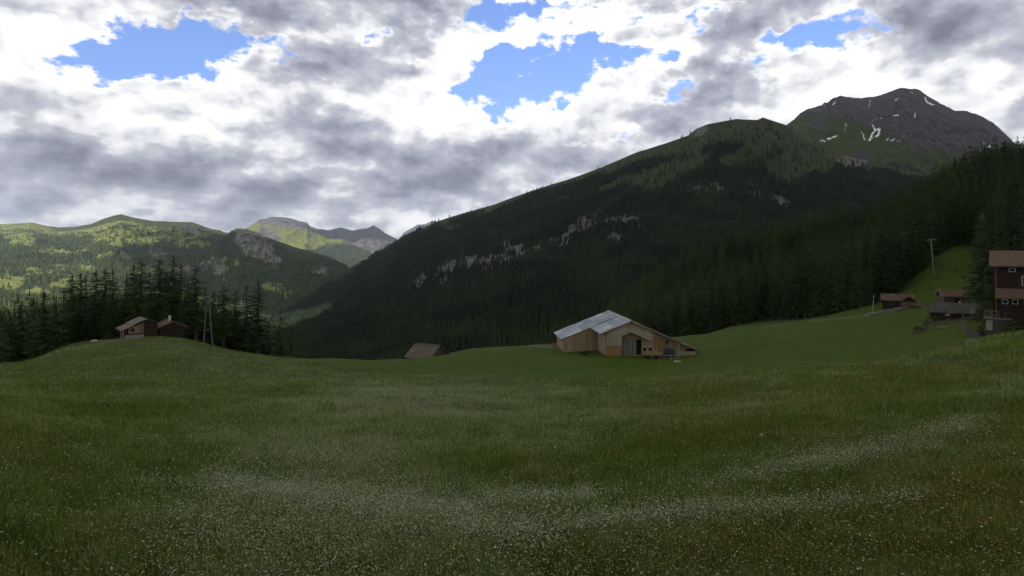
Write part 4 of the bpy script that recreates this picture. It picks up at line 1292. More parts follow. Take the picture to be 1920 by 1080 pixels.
# --- the big barn in the middle
BX, BY = 23.35, 120.0
bz = gz(BX - 1, BY) - 0.02
barn = thing('barn', 'large light-wood barn with a grey sheet-metal roof and tall plank door', 'barn', (BX, BY, bz), R(2.9))
HR = -12.88 - bz                                        # ridge height over the local ground
KL, KR = 0.39, 0.415


def roof_l(x): return HR + KL * x
def roof_r(x): return HR - KR * x


# walls (each face its own boards)
b = MB().prism([(-4.75, -1.5), (2.35, -1.5), (2.35, 0.1), (4.8, 0.1), (4.8, roof_r(4.8) - .05), (0, HR - .05), (-4.75, roof_l(-4.75) - .05)], 1.0, 20.5)
b.build('side_wall', 'barn_warm', barn)
MB().prism([(-12.0, -2.0), (-4.76, -2.0), (-4.76, roof_l(-4.76) - .08), (-12.0, roof_l(-12.0) - .08)], 9.4, 20.8).build('back_wing_wall', 'barn_warm', barn)
MB().prism([(4.81, -1.5), (9.9, -1.5), (9.9, roof_r(9.9) - .08), (4.81, roof_r(4.81) - .08)], 1.3, 18.5).build('right_wing_wall', 'barn_brown', barn, 'brown weathered boards of the right wing')
MB().prism([(9.91, -1.5), (13.7, -1.5), (13.7, roof_r(13.7) - .1), (9.91, roof_r(9.91) - .1)], 1.8, 16.5).build('lean_to_wall', 'barn_brown', barn)
# light cladding of the front gable: left panel, gable and the hood over the door
cl_ = MB().prism([(-4.78, 2.15), (-1.80, 2.15), (-1.80, 3.9), (0, 4.62), (4.15, 2.80), (4.9, roof_r(4.9) + 0.0), (0, HR), (-4.78, roof_l(-4.78))], -0.12, 0.12)
cl_.build('gable_cladding', 'barn_new', barn, 'pale weathered boards of the front gable')
MB().box(-4.74, -1.86, -0.16, 0.05, -0.8, 2.02).build('lower_panel', 'barn_warm2', barn, 'orange boards below the ledge')
MB().box(-4.9, -1.78, -0.34, 0.10, 2.04, 2.14).build('ledge', 'metal_edge', barn)
MB().box(-4.78, -4.64, 0.05, 0.98, -0.8, roof_l(-4.78) - .1).box(-1.94, -1.80, 0.13, 0.98, -0.8, 3.8).build('reveal', 'barn_brown', barn)
MB().prism([(-1.78, 3.05), (2.33, 3.05), (2.33, 3.55), (0, 4.55), (-1.78, 3.85)], 0.86, 0.99).build('tympanum', 'barn_brown', barn)
d_ = MB().box(-1.50, 1.28, 0.80, 0.95, 0.10, 3.02).build('door', 'door_grey', barn, 'tall grey plank door, slid half open')
MB().box(-1.46, 1.24, 0.74, 0.80, 0.85, 1.0).box(-1.46, 1.24, 0.74, 0.80, 2.45, 2.6).box(-0.10, -0.02, 0.76, 0.80, 0.12, 3.0).build('batten', 'grey_wood', d_)
MB().box(1.28, 2.30, 0.965, 0.995, 0.0, 3.02).build('doorway_shade', 'dark', barn)  # black panel painting the shade of the open half of the door
MB().box(-1.80, 2.42, 0.70, 0.99, 3.03, 3.13).box(2.32, 2.46, 0.72, 0.99, -0.3, 3.03).build('door_frame', 'barn_brown', barn)
fw = MB().box(2.47, 4.79, 0.86, 0.998, -0.4, roof_r(4.79) - 0.2); fw.build('front_wall', 'barn_warm', barn)
MB().box(4.82, 6.0, 1.14, 1.29, -0.4, roof_r(6.0) - 0.14).build('front_wall', 'barn_warm2', barn)
MB().box(2.70, 3.30, 0.82, 0.858, 0.75, 1.40).box(3.85, 4.45, 0.82, 0.858, 0.80, 1.40).build('hatch_shade', 'dark', barn)  # black panels painting the shade inside two small openings
wn_ = MB().box(7.45, 7.95, 1.24, 1.298, 2.20, 2.75).build('window', 'dark', barn)
MB().box(7.38, 7.45, 1.2, 1.3, 2.13, 2.82).box(7.95, 8.02, 1.2, 1.3, 2.13, 2.82).box(7.45, 7.95, 1.2, 1.3, 2.75, 2.82).box(7.45, 7.95, 1.2, 1.3, 2.13, 2.20).build('frame', 'barn_brown', wn_)
MB().box(6.3, 6.5, 1.1, 1.29, -0.3, 2.6).build('post', 'barn_warm', barn)
MB().box(9.86, 10.2, 1.25, 1.7, -0.6, roof_r(10.2) - 0.16).build('post', 'barn_new', barn, 'pale corner post of the lean-to')
MB().box(11.6, 13.3, 1.74, 1.797, 0.55, 1.02).build('opening_shade', 'dark', barn)  # black panel painting the shade inside the lean-to slit
MB().box(10.25, 13.6, 1.68, 1.796, -0.5, 0.5).build('lean_to_panel', 'barn_new', barn)
# roof: overlapping planes of sheet metal, stepped where one batch of sheets ends
def slab(mb, x0, x1, y0, y1, f, t=0.12, up=0.0):
    return mb.add([(x0, y0, f(x0) + up), (x1, y0, f(x1) + up), (x1, y1, f(x1) + up), (x0, y1, f(x0) + up),
                   (x0, y0, f(x0) + up + t), (x1, y0, f(x1) + up + t), (x1, y1, f(x1) + up + t), (x0, y1, f(x0) + up + t)],
                  [(3, 2, 1, 0), (4, 5, 6, 7), (0, 1, 5, 4), (1, 2, 6, 5), (2, 3, 7, 6), (3, 0, 4, 7)])


r1 = MB(); slab(r1, -6.25, 0, -0.65, 10.0, roof_l, 0.12, 0.03); slab(r1, -6.3, 0, 9.7, 21.4, roof_l, 0.12, 0.16)
slab(r1, -12.65, -6.0, 9.2, 21.6, roof_l, 0.12, 0.10)
r1.build('roof', 'metal_roof', barn)
r2 = MB(); slab(r2, 0.0, 5.35, -0.65, 21.4, roof_r, 0.13, 0.03); slab(r2, 5.0, 10.35, 0.9, 19.2, roof_r, 0.12, -0.10)
slab(r2, 10.05, 14.3, 1.2, 17.2, roof_r, 0.12, -0.21)
r2.build('roof', 'metal_edge', barn)
MB().prism([(-0.35, HR + .17 - KL * .35), (-0.35, HR + .21 - KL * .35), (0, HR + .36), (0.35, HR + .2 - KR * .35), (0.35, HR + .165 - KR * .35), (0, HR + .30)][::-1], -0.7, 21.5).build('ridge_cap', 'metal_edge', barn)
for xa_, xb, f, y in ((-6.3, 0, roof_l, -0.69), (0, 5.4, roof_r, -0.69), (5.3, 10.4, lambda x: roof_r(x) - .12, 0.86), (10.4, 14.35, lambda x: roof_r(x) - .24, 1.16), (-12.7, -6.3, lambda x: roof_l(x) + .07, 9.16)):
    MB().prism([(xa_, f(xa_) - .12), (xb, f(xb) - .12), (xb, f(xb) + .15), (xa_, f(xa_) + .15)], y, y + 0.035).build('bargeboard', 'barn_brown', barn)


def on(u, Y): return ((u - U0) / F * Y, Y)


def spoked(mb, cx, cy, cz, r, w=0.08):
    n = 18
    for k in range(n):
        a0, a1 = k * 6.2832 / n, (k + 1) * 6.2832 / n
        mb.beam((cx + r * math.cos(a0), cy, cz + r * math.sin(a0)), (cx + r * math.cos(a1), cy, cz + r * math.sin(a1)), w, 0.07)
    return mb


def wheel(parent, x, y, z, r, w=0.16):
    t = MB(); n = 16
    t.tube((x, y - w / 2, z), (x, y + w / 2, z), r, r, n)
    o = t.build('wheel', 'rubber', parent)
    MB().tube((x, y - w / 2 - 0.02, z), (x, y + w / 2 + 0.02, z), r * 0.5, r * 0.5, 12).build('hub', 'iron', o)


# wagon before the barn
x, y = on(1222, 116.5); wz = gz(x, y)
wg = thing('farm_wagon', 'yellowish wooden farm wagon parked right of the barn door', 'wagon', (x, y, wz), R(4))
MB().box(-1.5, 1.5, -0.7, 0.7, 0.62, 0.74).build('bed', 'grey_wood', wg)
MB().box(-1.5, 1.5, -0.72, -0.66, 0.76, 1.35).box(-1.5, 1.5, 0.66, 0.72, 0.76, 1.35).box(-1.5, -1.44, -0.65, 0.65, 0.76, 1.35).box(1.44, 1.5, -0.65, 0.65, 0.76, 1.35).build('side_boards', 'yellow', wg)
MB().tube((1.5, 0, 0.6), (3.0, 0, 0.35), 0.05).build('drawbar', 'iron', wg)
for sx in (-0.95, 0.95):
    for sy in (-0.72, 0.72): wheel(wg, sx, sy, 0.34, 0.34)
# machine
x, y = on(1255, 117.6)
mc = thing('hay_machine', 'dull blue-grey hay machine standing under the small barn window', 'farm machine', (x, y, gz(x, y)), R(-6))
MB().prism([(-0.9, 0.75), (0.9, 0.75), (0.85, 1.9), (0.2, 2.1), (-0.8, 1.75)], -0.6, 0.6).build('body', 'machine', mc)
MB().box(-1.0, 1.0, -0.65, 0.65, 0.60, 0.72).build('chassis', 'iron', mc)
MB().tube((-0.95, 0, 0.65), (-2.2, 0, 0.45), 0.05).build('drawbar', 'iron', mc)
MB().tube((0.3, -0.3, 2.05), (0.7, -0.3, 2.5), 0.06).build('chute', 'steel', mc)
for sx in (-0.5, 0.6):
    for sy in (-0.68, 0.68): wheel(mc, sx, sy, 0.38, 0.38)


def rail_fence(name, label, pts, mat='grey_wood', h=1.05, rails=(0.45, 0.85), step=2.2, pr=0.06, rh=0.12, group=None, lean=0.0):
    """posts and rails along a line of ground points"""
    pts = [Vector((p[0], p[1], gz(p[0], p[1]))) for p in pts]
    e = thing(name, label, 'fence', pts[0], 0, group); o0 = pts[0]
    posts = []
    for a, b_ in zip(pts[:-1], pts[1:]):
        n = max(1, round((b_ - a).length / step))
        for k in range(n + (b_ is pts[-1])):
            q = a.lerp(b_, k / n); q.z = gz(q.x, q.y); posts.append(q - o0)
    for q in posts:
        MB().tube(q + Vector((0, 0, -0.3)), q + Vector((random.uniform(-.05, .05) + lean, random.uniform(-.04, .04), h * random.uniform(0.95, 1.08))), pr, pr * 0.85).build('post', mat, e)
    for rz_ in rails:
        m_ = MB()
        for a, b_ in zip(posts[:-1], posts[1:]):
            m_.beam(a + Vector((0, -pr - .02, rz_ + random.uniform(-.04, .04))), b_ + Vector((0, -pr - .02, rz_ + random.uniform(-.04, .04))), 0.04, rh)
        m_.build('rail', mat, e)
    return e


rail_fence('rail_fence', 'short pale rail fence before the machine at the barn', [on(1245, 114.8), on(1272, 114.5)], 'pale_wood', 1.15, (0.45, 0.95), 1.4, 0.05, 0.13)
rail_fence('rail_fence', 'low dark fence running from the barn lean-to over the mown field', [on(1318, 118), on(1340, 119), on(1366, 122)], 'grey_wood', 0.8, (0.6,), 1.5, 0.04, 0.06)
x, y = on(1236, 111.5)
tag(MB().tube((x, y, gz(x, y) - .2), (x + .06, y, gz(x, y) + 0.85), 0.09, 0.08).build('post', 'pale_wood'), 'single pale post standing in the grass before the wagon', 'post')
x, y = on(1270, 112); z = gz(x, y)
tr_ = thing('trough', 'low white water trough in the grass right of the single post', 'trough', (x, y, z))
MB().box(-.6, .6, -.25, -.2, .05, .3).box(-.6, .6, .2, .25, .05, .3).box(-.6, -.55, -.2, .2, .05, .3).box(.55, .6, -.2, .2, .05, .3).box(-.6, .6, -.25, .25, 0, .05).build('basin', 'white', tr_)
MB().box(-.54, .54, -.19, .19, .2, .22).build('water', 'glass', tr_)


def bush(name, label, x, y, h, r, seed, mat='needles', group=None, n=260, cat='bush'):
    q = np.random.default_rng(seed)
    c = q.normal(0, 1, (n, 3)); c /= np.linalg.norm(c, axis=1)[:, None]; c *= (q.random(n) ** 0.45)[:, None]
    lump = 1 + 0.3 * np.sin(c[:, 0] * 5 + seed) * np.cos(c[:, 1] * 4)
    c = c * lump[:, None] * [r, r, h / 2] + [0, 0, h * 0.52]
    d = q.normal(0, 1, (n, 2, 3)) * 0.13 * min(r, h)
    T = np.stack([c, c + d[:, 0], c + d[:, 1]], 1)
    e = thing(name, label, cat, (x, y, gz(x, y)), 0, group)
    link('foliage', tris_mesh('foliage', T, MAT[mat]), e)
    s = MB()
    for k in range(4):
        a = k * 1.6; s.tube((0, 0, -0.2), (math.cos(a) * r * .4, math.sin(a) * r * .4, h * 0.6), 0.04, 0.015, 5)
    s.build('stem', 'bark', e)
    return e


MAT['leaf'] = needle_material('bush_leaves', (0.030, 0.055, 0.014), (0.055, 0.085, 0.022))
x, y = on(1101, 117.2); bush('bush', 'small dark bush against the left wall of the barn', x, y + 4, 0.9, 1.1, 3)

# --- low shed behind the crest, left of the barn
v_sh = P(803, 660, 128)
sh_z = min(gz(v_sh.x, v_sh.y), -22.0)
e, w_, ro = gable_house('shed', 'low shed with a worn brown roof sunk behind the field left of the barn', 'shed', (P(801, 660, 128).x, 128.5, -21.9), R(152), 5.6, 6.6, 1.1, 2.05, (0.6, 0.45), ('grey_logs', 'rust_roof'), base=4)
MB().box(-2.9, 2.9, -0.22, 0.22, 3.33, 3.39).build('ridge_board', 'grey_wood', e)
MB().box(-2.83, -2.81, -0.8, 0.8, 0.0, 1.4).build('door', 'dark', e)

# --- cabins on the left knoll
CQ = P(275, 600, 112); cz = P(262, 630, 110).z; TH = R(43)
cab = thing('cabin', 'brown log cabin with a long roof, red at its low end, on the left knoll', 'cabin', (CQ.x, CQ.y, cz), TH)


def ls(u, v):
    a = (u - U0) / F; s_ = (a * CQ.y - CQ.x) / (math.cos(TH) - a * math.sin(TH))
    return s_, (V0 - v) / F * (CQ.y + s_ * math.sin(TH)) - cz


zb_ = CQ.z - cz; xa_, za_ = ls(228, 621.5); kk = (zb_ - za_) / -xa_; xc = ls(301, 0)[0]
def cr(q): return zb_ + kk * q if q < 0 else zb_ - 0.42 * q
MB().prism([(-2.9, -2.5), (xc - .4, -2.5), (xc - .4, cr(xc - .4) - .1), (0, zb_ - .08), (-2.9, cr(-2.9) - .1)], 0.35, 5.2).build('wall', 'dark_wood', cab)
MB().prism([(-2.85, 0.35), (-0.4, 0.35), (-0.4, cr(-.4) - .3), (-2.85, cr(-2.85) - .2)], 0.27, 0.345).build('gable_boards', 'barn_brown', cab, 'lighter boards on the gable')
MB().box(-2.4, -1.9, 0.22, 0.265, 0.7, 1.2).build('window', 'dark', cab)
xm = xa_ * 0.5
m_ = MB(); slab(m_, xa_, xm, -0.1, 5.7, cr, 0.12, 0); m_.build('roof', 'red_roof', cab, 'red sheet roof of the low end')
m_ = MB(); slab(m_, xm - 0.15, 0, -0.1, 5.7, cr, 0.12, 0.14); slab(m_, 0, xc, -0.1, 5.7, cr, 0.12, 0.14); m_.build('roof', 'rust_roof', cab, 'grey-brown main roof')
for yy in (0.2, 2.3):
    MB().tube((xa_ + .25, yy, -2.0), (xa_ + .25, yy, cr(xa_ + .25) - .01), 0.10).build('post', 'pale_wood', cab)
MB().box(-3.4, -0.5, -0.35, 0.25, -2.2, 0.1).build('stone_base', 'stone', cab)
x0c = P(318, 612, 118).x
e, w_, ro = gable_house('cabin', 'small dark cabin with a white chimney behind the red-roofed cabin', 'cabin', (x0c, 118, P(318, 628, 118).z), R(130), 4.6, 4.2, 1.75, 0.95, (0.5, 0.5), ('dark_wood', 'red_roof'), base=2)
ch = MB().box(-0.2, 0.2, -0.2, 0.2, 2.4, 3.75); cho = ch.build('chimney', 'white', ro)

MB().box(-2.54, -2.505, -0.9, 0.2, 0.9, 1.2).build('window', 'glass', e)
x, y = on(177, 108)
def rock(name, label, x, y, r, seed, mat='stone', group=None):
    bm = bmesh.new(); bmesh.ops.create_icosphere(bm, subdivisions=3, radius=1.0)
    a = np.array([v.co[:] for v in bm.verts]); n = fbm(a[:, 0] * 3 + seed * 9, a[:, 1] * 3 + a[:, 2] * 2.3, 2.5, 4, 0.5, seed)
    for v, k in zip(bm.verts, n): v.co = v.co * (1 + 0.35 * float(k)); v.co.x *= r * 1.3; v.co.y *= r; v.co.z *= r * 0.7
    me = bpy.data.meshes.new(name); bm.to_mesh(me); bm.free(); me.materials.append(MAT[mat])
    return tag(link(name, me, None, (x, y, gz(x, y) + r * 0.15)), label, 'boulder', group)


rock('boulder', 'pale boulder on the left knoll beside the red-roofed cabin', x, y, 0.42, 5, 'white')

# --- frame-shaped power pole on the knoll
x, y = on(390, 113); z = gz(x, y); top = (V0 - 545) / F * 113 - z
fp = thing('power_pole', 'tall two-legged wooden power pole before the left spruce stand', 'power pole', (x, y, z))
for sg in (-1, 1):
    MB().tube((sg * 0.85, 0, -0.5), (sg * 0.13, 0, top), 0.11, 0.08, 8).build('leg', 'grey_wood', fp)
MB().beam((-0.72, 0, top * 0.28), (0.72, 0, top * 0.28), 0.10, 0.14).beam((-0.42, 0, top * 0.62), (0.42, 0, top * 0.62), 0.10, 0.12).build('brace', 'grey_wood', fp)
ca = MB().beam((-1.1, 0, top - 0.25), (1.1, 0, top - 0.25), 0.11, 0.14).build('crossarm', 'grey_wood', fp)
for k in (-1.0, 0, 1.0): MB().tube((k, 0, top - 0.18), (k, 0, top + 0.04), 0.045, 0.03).build('insulator', 'white', ca)

# --- the mast of the cable tow on the grassy clearing
Y = 207.0; q = P(1751, 503, Y); x, y = q.x, q.y; z = gz(x, y); topz = (V0 - 449) / F * Y - z
ms = thing('cable_mast', 'tall pale leaning mast with a crossarm on the grassy clearing', 'mast', (x, y, z))
MB().tube((0, 0, -0.5), (-0.95, 0, topz), 0.24, 0.16, 10).build('pole', 'steel', ms)
ca = MB().beam((-2.5, 0, topz - 0.35), (0.6, 0, topz + 0.15), 0.22, 0.28).build('crossarm', 'steel', ms)
for k in (-2.3, 0.35): 
    sp_ = MB(); spoked(sp_, k, -0.25, topz - 0.75, 0.32); sp_.build('pulley', 'iron', ca)
m_ = MB()
for k in range(5): m_.beam((-0.9 + 0.16 * k, -0.2, topz - 0.1 - 0.35 * k), (-0.45 + 0.16 * k, -0.2, topz - 0.1 - 0.35 * k), 0.05, 0.05)
m_.tube((0.3, -.15, topz - 1.2), (1.7, -.15, topz - 1.8), 0.05); m_.build('step_iron', 'iron', ms)
q2 = P(1812, 481, 225)
cb = MB(); p0 = Vector((x - 0.4, y, z + 5.9)); p1 = Vector((q2.x, q2.y, (V0 - 480) / F * 225)); N_c = 12
for k in range(N_c):
    a = p0.lerp(p1, k / N_c); b_ = p0.lerp(p1, (k + 1) / N_c)
    a.z -= 0.5 * math.sin(math.pi * k / N_c); b_.z -= 0.5 * math.sin(math.pi * (k + 1) / N_c); cb.tube(a, b_, 0.05, 0.05, 5)
tag(cb.build('cable', 'pale_wood'), 'thin cable strung from the leaning mast to the forest', 'cable')

# --- thin pole and stone walls by the upper track
x, y = on(1635.5, 166); z = gz(x, y)
pl = thing('wooden_pole', 'thin pale pole leaning above the stone pile left of the cottage', 'pole', (x, y, z))
MB().tube((0, 0, -0.4), (0.45, 0, (V0 - 552) / F * 166 - z), 0.13, 0.09).build('shaft', 'pale_wood', pl)
MB().beam((0.1, 0, (V0 - 556) / F * 166 - z), (0.8, 0, (V0 - 556) / F * 166 - z), 0.08, 0.1).build('crossarm', 'pale_wood', pl)


def stone_wall(name, label, pts, h, w, seed):
    """dry wall of separate rough stones along a line"""
    q = random.Random(seed); m_ = MB(); P3 = [Vector((p[0], p[1], 0)) for p in pts]; o0 = P3[0].copy(); o0.z = gz(o0.x, o0.y)
    for a, b_ in zip(P3[:-1], P3[1:]):
        L = (b_ - a).length; d = (b_ - a).normalized(); n = d.cross(Vector((0, 0, 1)))
        for row in range(max(1, int(h / 0.32))):
            s = q.uniform(0, .3)
            while s < L:
                ln = q.uniform(0.35, 0.9); c = a + d * (s + ln / 2); c.z = gz(c.x, c.y) + 0.30 * row + 0.1
                c = c - o0; j = lambda k: q.uniform(-k, k)
                hw, hh = w * (0.5 - 0.05 * row) + j(.08), 0.19 + j(.03)
                vs = [c + d * sx * (ln / 2 + j(.04)) + n * (sy * hw + j(.05)) + Vector((0, 0, sz * hh + j(.04))) for sz in (-1, 1) for sy in (-1, 1) for sx in (-1, 1)]
                m_.add(vs, [(0, 2, 3, 1), (4, 5, 7, 6), (0, 1, 5, 4), (2, 6, 7, 3), (0, 4, 6, 2), (1, 3, 7, 5)])
                s += ln * 0.98
    o = m_.build(name, 'stone'); o.location = o0
    return tag(o, label, 'stone wall')


stone_wall('stone_wall', 'low pile of pale field stones at the foot of the thin pole', [on(1624, 162), on(1634, 163), on(1648, 164)], 0.9, 1.3, 1)
stone_wall('stone_wall', 'grey dry-stone retaining wall below the cottage', [on(1650, 164), on(1675, 163), on(1700, 163), on(1728, 163)], 1.1, 0.7, 2)
x, y = on(1730, 158); z = gz(x, y)
sp = thing('wooden_post', 'stout post with a pale board at the right end of the retaining wall', 'post', (x, y, z))
MB().box(-.15, .15, -.12, .12, -.4, 1.75).build('shaft', 'grey_wood', sp)
MB().box(-.18, .18, -.16, -.125, .25, 1.45).build('board', 'pale_wood', sp)
MB().beam((-.9, 0, 1.8), (.9, 0, 1.8), 0.1, 0.12).build('crossarm', 'grey_wood', sp)

# --- cottage, hay barn, low farm building
def at(u, v, Y): q = P(u, v, Y); return Vector((q.x, q.y, gz(q.x, q.y)))


c0 = at(1683, 575, 169)
e, w_, ro = gable_house('cottage', 'small dark brown cottage with red-brown roof and porch above the stone wall', 'cottage', (c0.x, c0.y, c0.z - 0.1), R(-34), 7.0, 6.0, 2.5, 1.35, (0.7, 0.5), ('dark_wood', 'red_roof'), base=1.5)
MB().box(-0.3, 0.3, -0.3, 0.3, 3.4, 4.6).build('chimney', 'iron', ro)
for k in (-2.4, -1.3, -0.2):
    wo_ = MB().box(k - .28, k + .28, -3.06, -3.005, 1.25, 1.95).build('window', 'glass', e)
    MB().box(k - .36, k - .28, -3.08, -3.005, 1.17, 2.03).box(k + .28, k + .36, -3.08, -3.005, 1.17, 2.03).box(k - .28, k + .28, -3.08, -3.005, 1.95, 2.03).box(k - .28, k + .28, -3.08, -3.005, 1.17, 1.25).build('frame', 'grey_wood', wo_)
MB().box(-1.2, -.5, -3.05, -3.005, 0, .9).build('door', 'dark', e)
# cross gable and porch on the right end
MB().prism([(1.2, -1), (4.2, -1), (4.2, 2.4), (2.7, 3.5), (1.2, 2.4)], -4.6, -0.5).build('cross_gable_wall', 'dark_wood', e)
m_ = MB(); slab(m_, 0.7, 2.7, -5.1, -0.2, lambda q: 3.55 - 0.73 * (2.7 - q), .12, .03); slab(m_, 2.7, 4.8, -5.1, -0.2, lambda q: 3.55 - 0.73 * (q - 2.7), .12, .03); m_.build('cross_gable_roof', 'brown_roof', e)
m_ = MB(); m_.add([(0.9, -6.6, 1.25), (4.7, -6.6, 1.25), (4.7, -4.62, 2.0), (0.9, -4.62, 2.0), (0.9, -6.6, 1.36), (4.7, -6.6, 1.36), (4.7, -4.62, 2.11), (0.9, -4.62, 2.11)],
                 [(3, 2, 1, 0), (4, 5, 6, 7), (0, 1, 5, 4), (1, 2, 6, 5), (2, 3, 7, 6), (3, 0, 4, 7)]); m_.build('porch_roof', 'brown_roof', e, 'lighter orange-brown porch roof')
for k in (1.1, 4.5): MB().tube((k, -6.4, -0.8), (k, -6.4, 1.25), 0.08).build('porch_post', 'grey_wood', e)

c0 = P(1790, 571, 150)
e, w_, ro = gable_house('hay_barn', 'dark log hay barn with a red-brown roof above the low farm building', 'hut', (c0.x, c0.y, c0.z), R(-20), 5.6, 4.6, 2.3, 1.3, (0.6, 0.6), ('grey_logs', 'brown_roof'), base=1.2)
for sx in (-3.42, 3.42):
    MB().beam((sx, -2.95, 1.95), (sx, 0, 3.62), 0.06, 0.26).beam((sx, 2.95, 1.95), (sx, 0, 3.62), 0.06, 0.26).build('bargeboard', 'pale_wood', e)
MB().box(-0.7, 0.4, -2.34, -2.305, 0.0, 1.7).build('door', 'dark', e)
MB().box(0.1, 0.5, -2.6, -2.36, 0.2, 1.0).build('white_board', 'white', e)
MB().box(-2.86, -2.805, -1.2, 0.6, -0.1, 0.5).build('stone_base', 'stone', e)

c0 = at(1792, 596, 124); c0.z += 0.45
e, w_, ro = gable_house('farm_building', 'low dark farm building with a wide slate-grey roof behind the rail fence', 'farm building', (c0.x + 1.2, c0.y + 2.0, c0.z + 0.1), R(-37), 7.4, 5.2, 1.15, 1.55, (0.55, 0.4), ('dark_wood', 'slate_roof'), base=1.2)
wo_ = MB().box(-1.5, -0.7, -2.66, -2.605, 0.35, 0.75).build('window', 'white', e)
MB().box(1.2, 1.7, -2.66, -2.605, 0.3, 0.7).build('window', 'grey_wood', e)
m_ = MB(); m_.add([(2.4, -3.4, 0.95), (4.6, -3.4, 0.95), (4.6, -0.6, 2.25), (2.4, -0.6, 2.25), (2.4, -3.4, 1.07), (4.6, -3.4, 1.07), (4.6, -0.6, 2.4), (2.4, -0.6, 2.4)],
                 [(3, 2, 1, 0), (4, 5, 6, 7), (0, 1, 5, 4), (1, 2, 6, 5), (2, 3, 7, 6), (3, 0, 4, 7)]); m_.build('side_roof', 'rust_roof', e, 'browner right end of the roof')
MB().box(-4.2, -3.75, -2.0, 1.6, -0.6, 1.0).build('side_wall', 'grey_board', e)

rail_fence('rail_fence', 'grey two-rail fence curving before the low farm building', [on(1709, 114), on(1722, 116), on(1745, 118), on(1760, 119.5), on(1778, 119), on(1798, 117.5)], 'grey_wood', 1.05, (0.45, 0.9), 2.0, 0.07, 0.14)
rail_fence('rail_fence', 'two-rail fence climbing right from the low farm building to the chalet', [on(1800, 117), on(1815, 119), on(1830, 121)], 'grey_wood', 1.15, (0.5, 0.95), 1.6, 0.07, 0.16)
x, y = on(1766, 116); z = gz(x, y)
tag(MB().box(x - .9, x + .9, y - .12, y + .12, z, z + .42).build('timber_beam', 'pale_wood'), 'pale squared timber lying along the foot of the curved fence', 'timber')
# picket fence running down to the meadow
pts = [on(1800, 116), on(1808, 108), on(1818, 101), on(1828, 95), on(1836, 90)]
base_ = [Vector((p[0], p[1], gz(p[0], p[1]))) for p in pts]
pf = thing('picket_fence', 'grey paling fence running downhill from the farm building to the meadow', 'fence', base_[0])
pk, rl = MB(), MB()
for a, b_ in zip(base_[:-1], base_[1:]):
    n = int((b_ - a).length / 0.30)
    for k in range(n):
        q = a.lerp(b_, k / n); q.z = gz(q.x, q.y); q = q - base_[0]; hh_ = random.uniform(1.0, 1.45)
        pk.beam(q + Vector((0, 0, -0.15)), q + Vector((random.uniform(-.1, .1), random.uniform(-.1, .1), hh_)), 0.10, 0.05)
    rl.beam(a - base_[0] + Vector((0.05, 0, .45)), b_ - base_[0] + Vector((0.05, 0, .45)), 0.05, 0.09).beam(a - base_[0] + Vector((0.05, 0, .95)), b_ - base_[0] + Vector((0.05, 0, .95)), 0.05, 0.09)
pk.build('pickets', 'grey_wood', pf); rl.build('rail', 'grey_wood', pf)

# --- the chalet at the right edge
CX, CY = (1862 - U0) / F * 91.0, 91.0
cz = (V0 - 608) / F * 91.0
chal = thing('chalet', 'tall dark brown chalet with brown roofs cut off by the right edge', 'house', (CX, CY, cz), R(-39))
CHR = R(-39)


def lc(u, v, back=0.0):
    """photo pixel to the chalet's own front plane: along it and up"""
    a = (u - U0) / F; ox, oy = CX - back * math.sin(CHR), CY + back * math.cos(CHR)
    s_ = (a * oy - ox) / (math.cos(CHR) - a * math.sin(CHR))
    return s_, (V0 - v) / F * (oy + s_ * math.sin(CHR)) - cz


top_e = lc(1880, 501, -.9)[1] + 0.35; top_r = lc(1880, 470, 5)[1] - 0.2
Wc, Dc = 13.0, 10.0
MB().prismx([(0, 0.9), (Dc, 0.9), (Dc, top_e), (Dc / 2, top_r - .2), (0, top_e)], 0, Wc).build('upper_wall', 'chalet', chal)
MB().box(0.5, Wc - .01, 0.15, Dc - .1, -2.2, 0.895).build('ground_floor_wall', 'grey_board', chal)
k = (top_r - top_e) / (Dc / 2)
m_ = MB(); m_.prismx([(-0.9, top_e - k * 0.9 + .05), (-0.9, top_e - k * .9 + .21), (Dc / 2, top_r + .21), (Dc / 2, top_r + .05)][::-1], -0.5, Wc + .8)
m_.prismx([(Dc + .9, top_e - k * 0.9 + .05), (Dc + .9, top_e - k * .9 + .21), (Dc / 2, top_r + .21), (Dc / 2, top_r + .05)], -0.5, Wc + .8)
rf_ = m_.build('roof', 'brown_roof', chal)
MB().box(-0.5, Wc + .8, -1.02, -.9, top_e - k * .9 - .06, top_e - k * .9 + .1).build('gutter', 'iron', rf_)
s0 = lc(1885, 560, -1.3)[1]; s1 = lc(1885, 541)[1]
m_ = MB(); m_.prismx([(-1.35, s0), (-1.35, s0 + .14), (0.0, s1 + .02), (0.0, s1 - .14)][::-1], 0.25, Wc); m_.build('skirt_roof', 'brown_roof', chal, 'brown skirt roof between the storeys')
px_ = lc(1868, 0)[0]
MB().tube((px_, -.12, s1 + .1), (px_, -.12, top_e - .1), 0.07).tube((px_, -.12, 0.4), (px_, -.12, s0 - .05), 0.07).build('downpipe', 'pipe', chal)
MB().box(0.02, 0.35, -.05, -.004, s1 + .1, top_e - .1).box(lc(1911, 0)[0], lc(1915, 0)[0], -.05, -.004, s1 + .1, lc(1912, 515)[1]).build('red_trim', 'chalet_red', chal)


def chalet_window(u0, u1, v0, v1, parent, name='window'):
    x0, z1 = lc(u0, v0); x1, z0 = lc(u1, v1)
    g = MB().box(x0, x1, -.03, -.004, z0, z1).build(name, 'glass', parent)
    w = 0.085
    MB().box(x0 - w, x0, -.07, -.004, z0 - w, z1 + w).box(x1, x1 + w, -.07, -.004, z0 - w, z1 + w).box(x0, x1, -.07, -.004, z1, z1 + w).box(x0, x1, -.07, -.004, z0 - w, z0).build('frame', 'white', g)


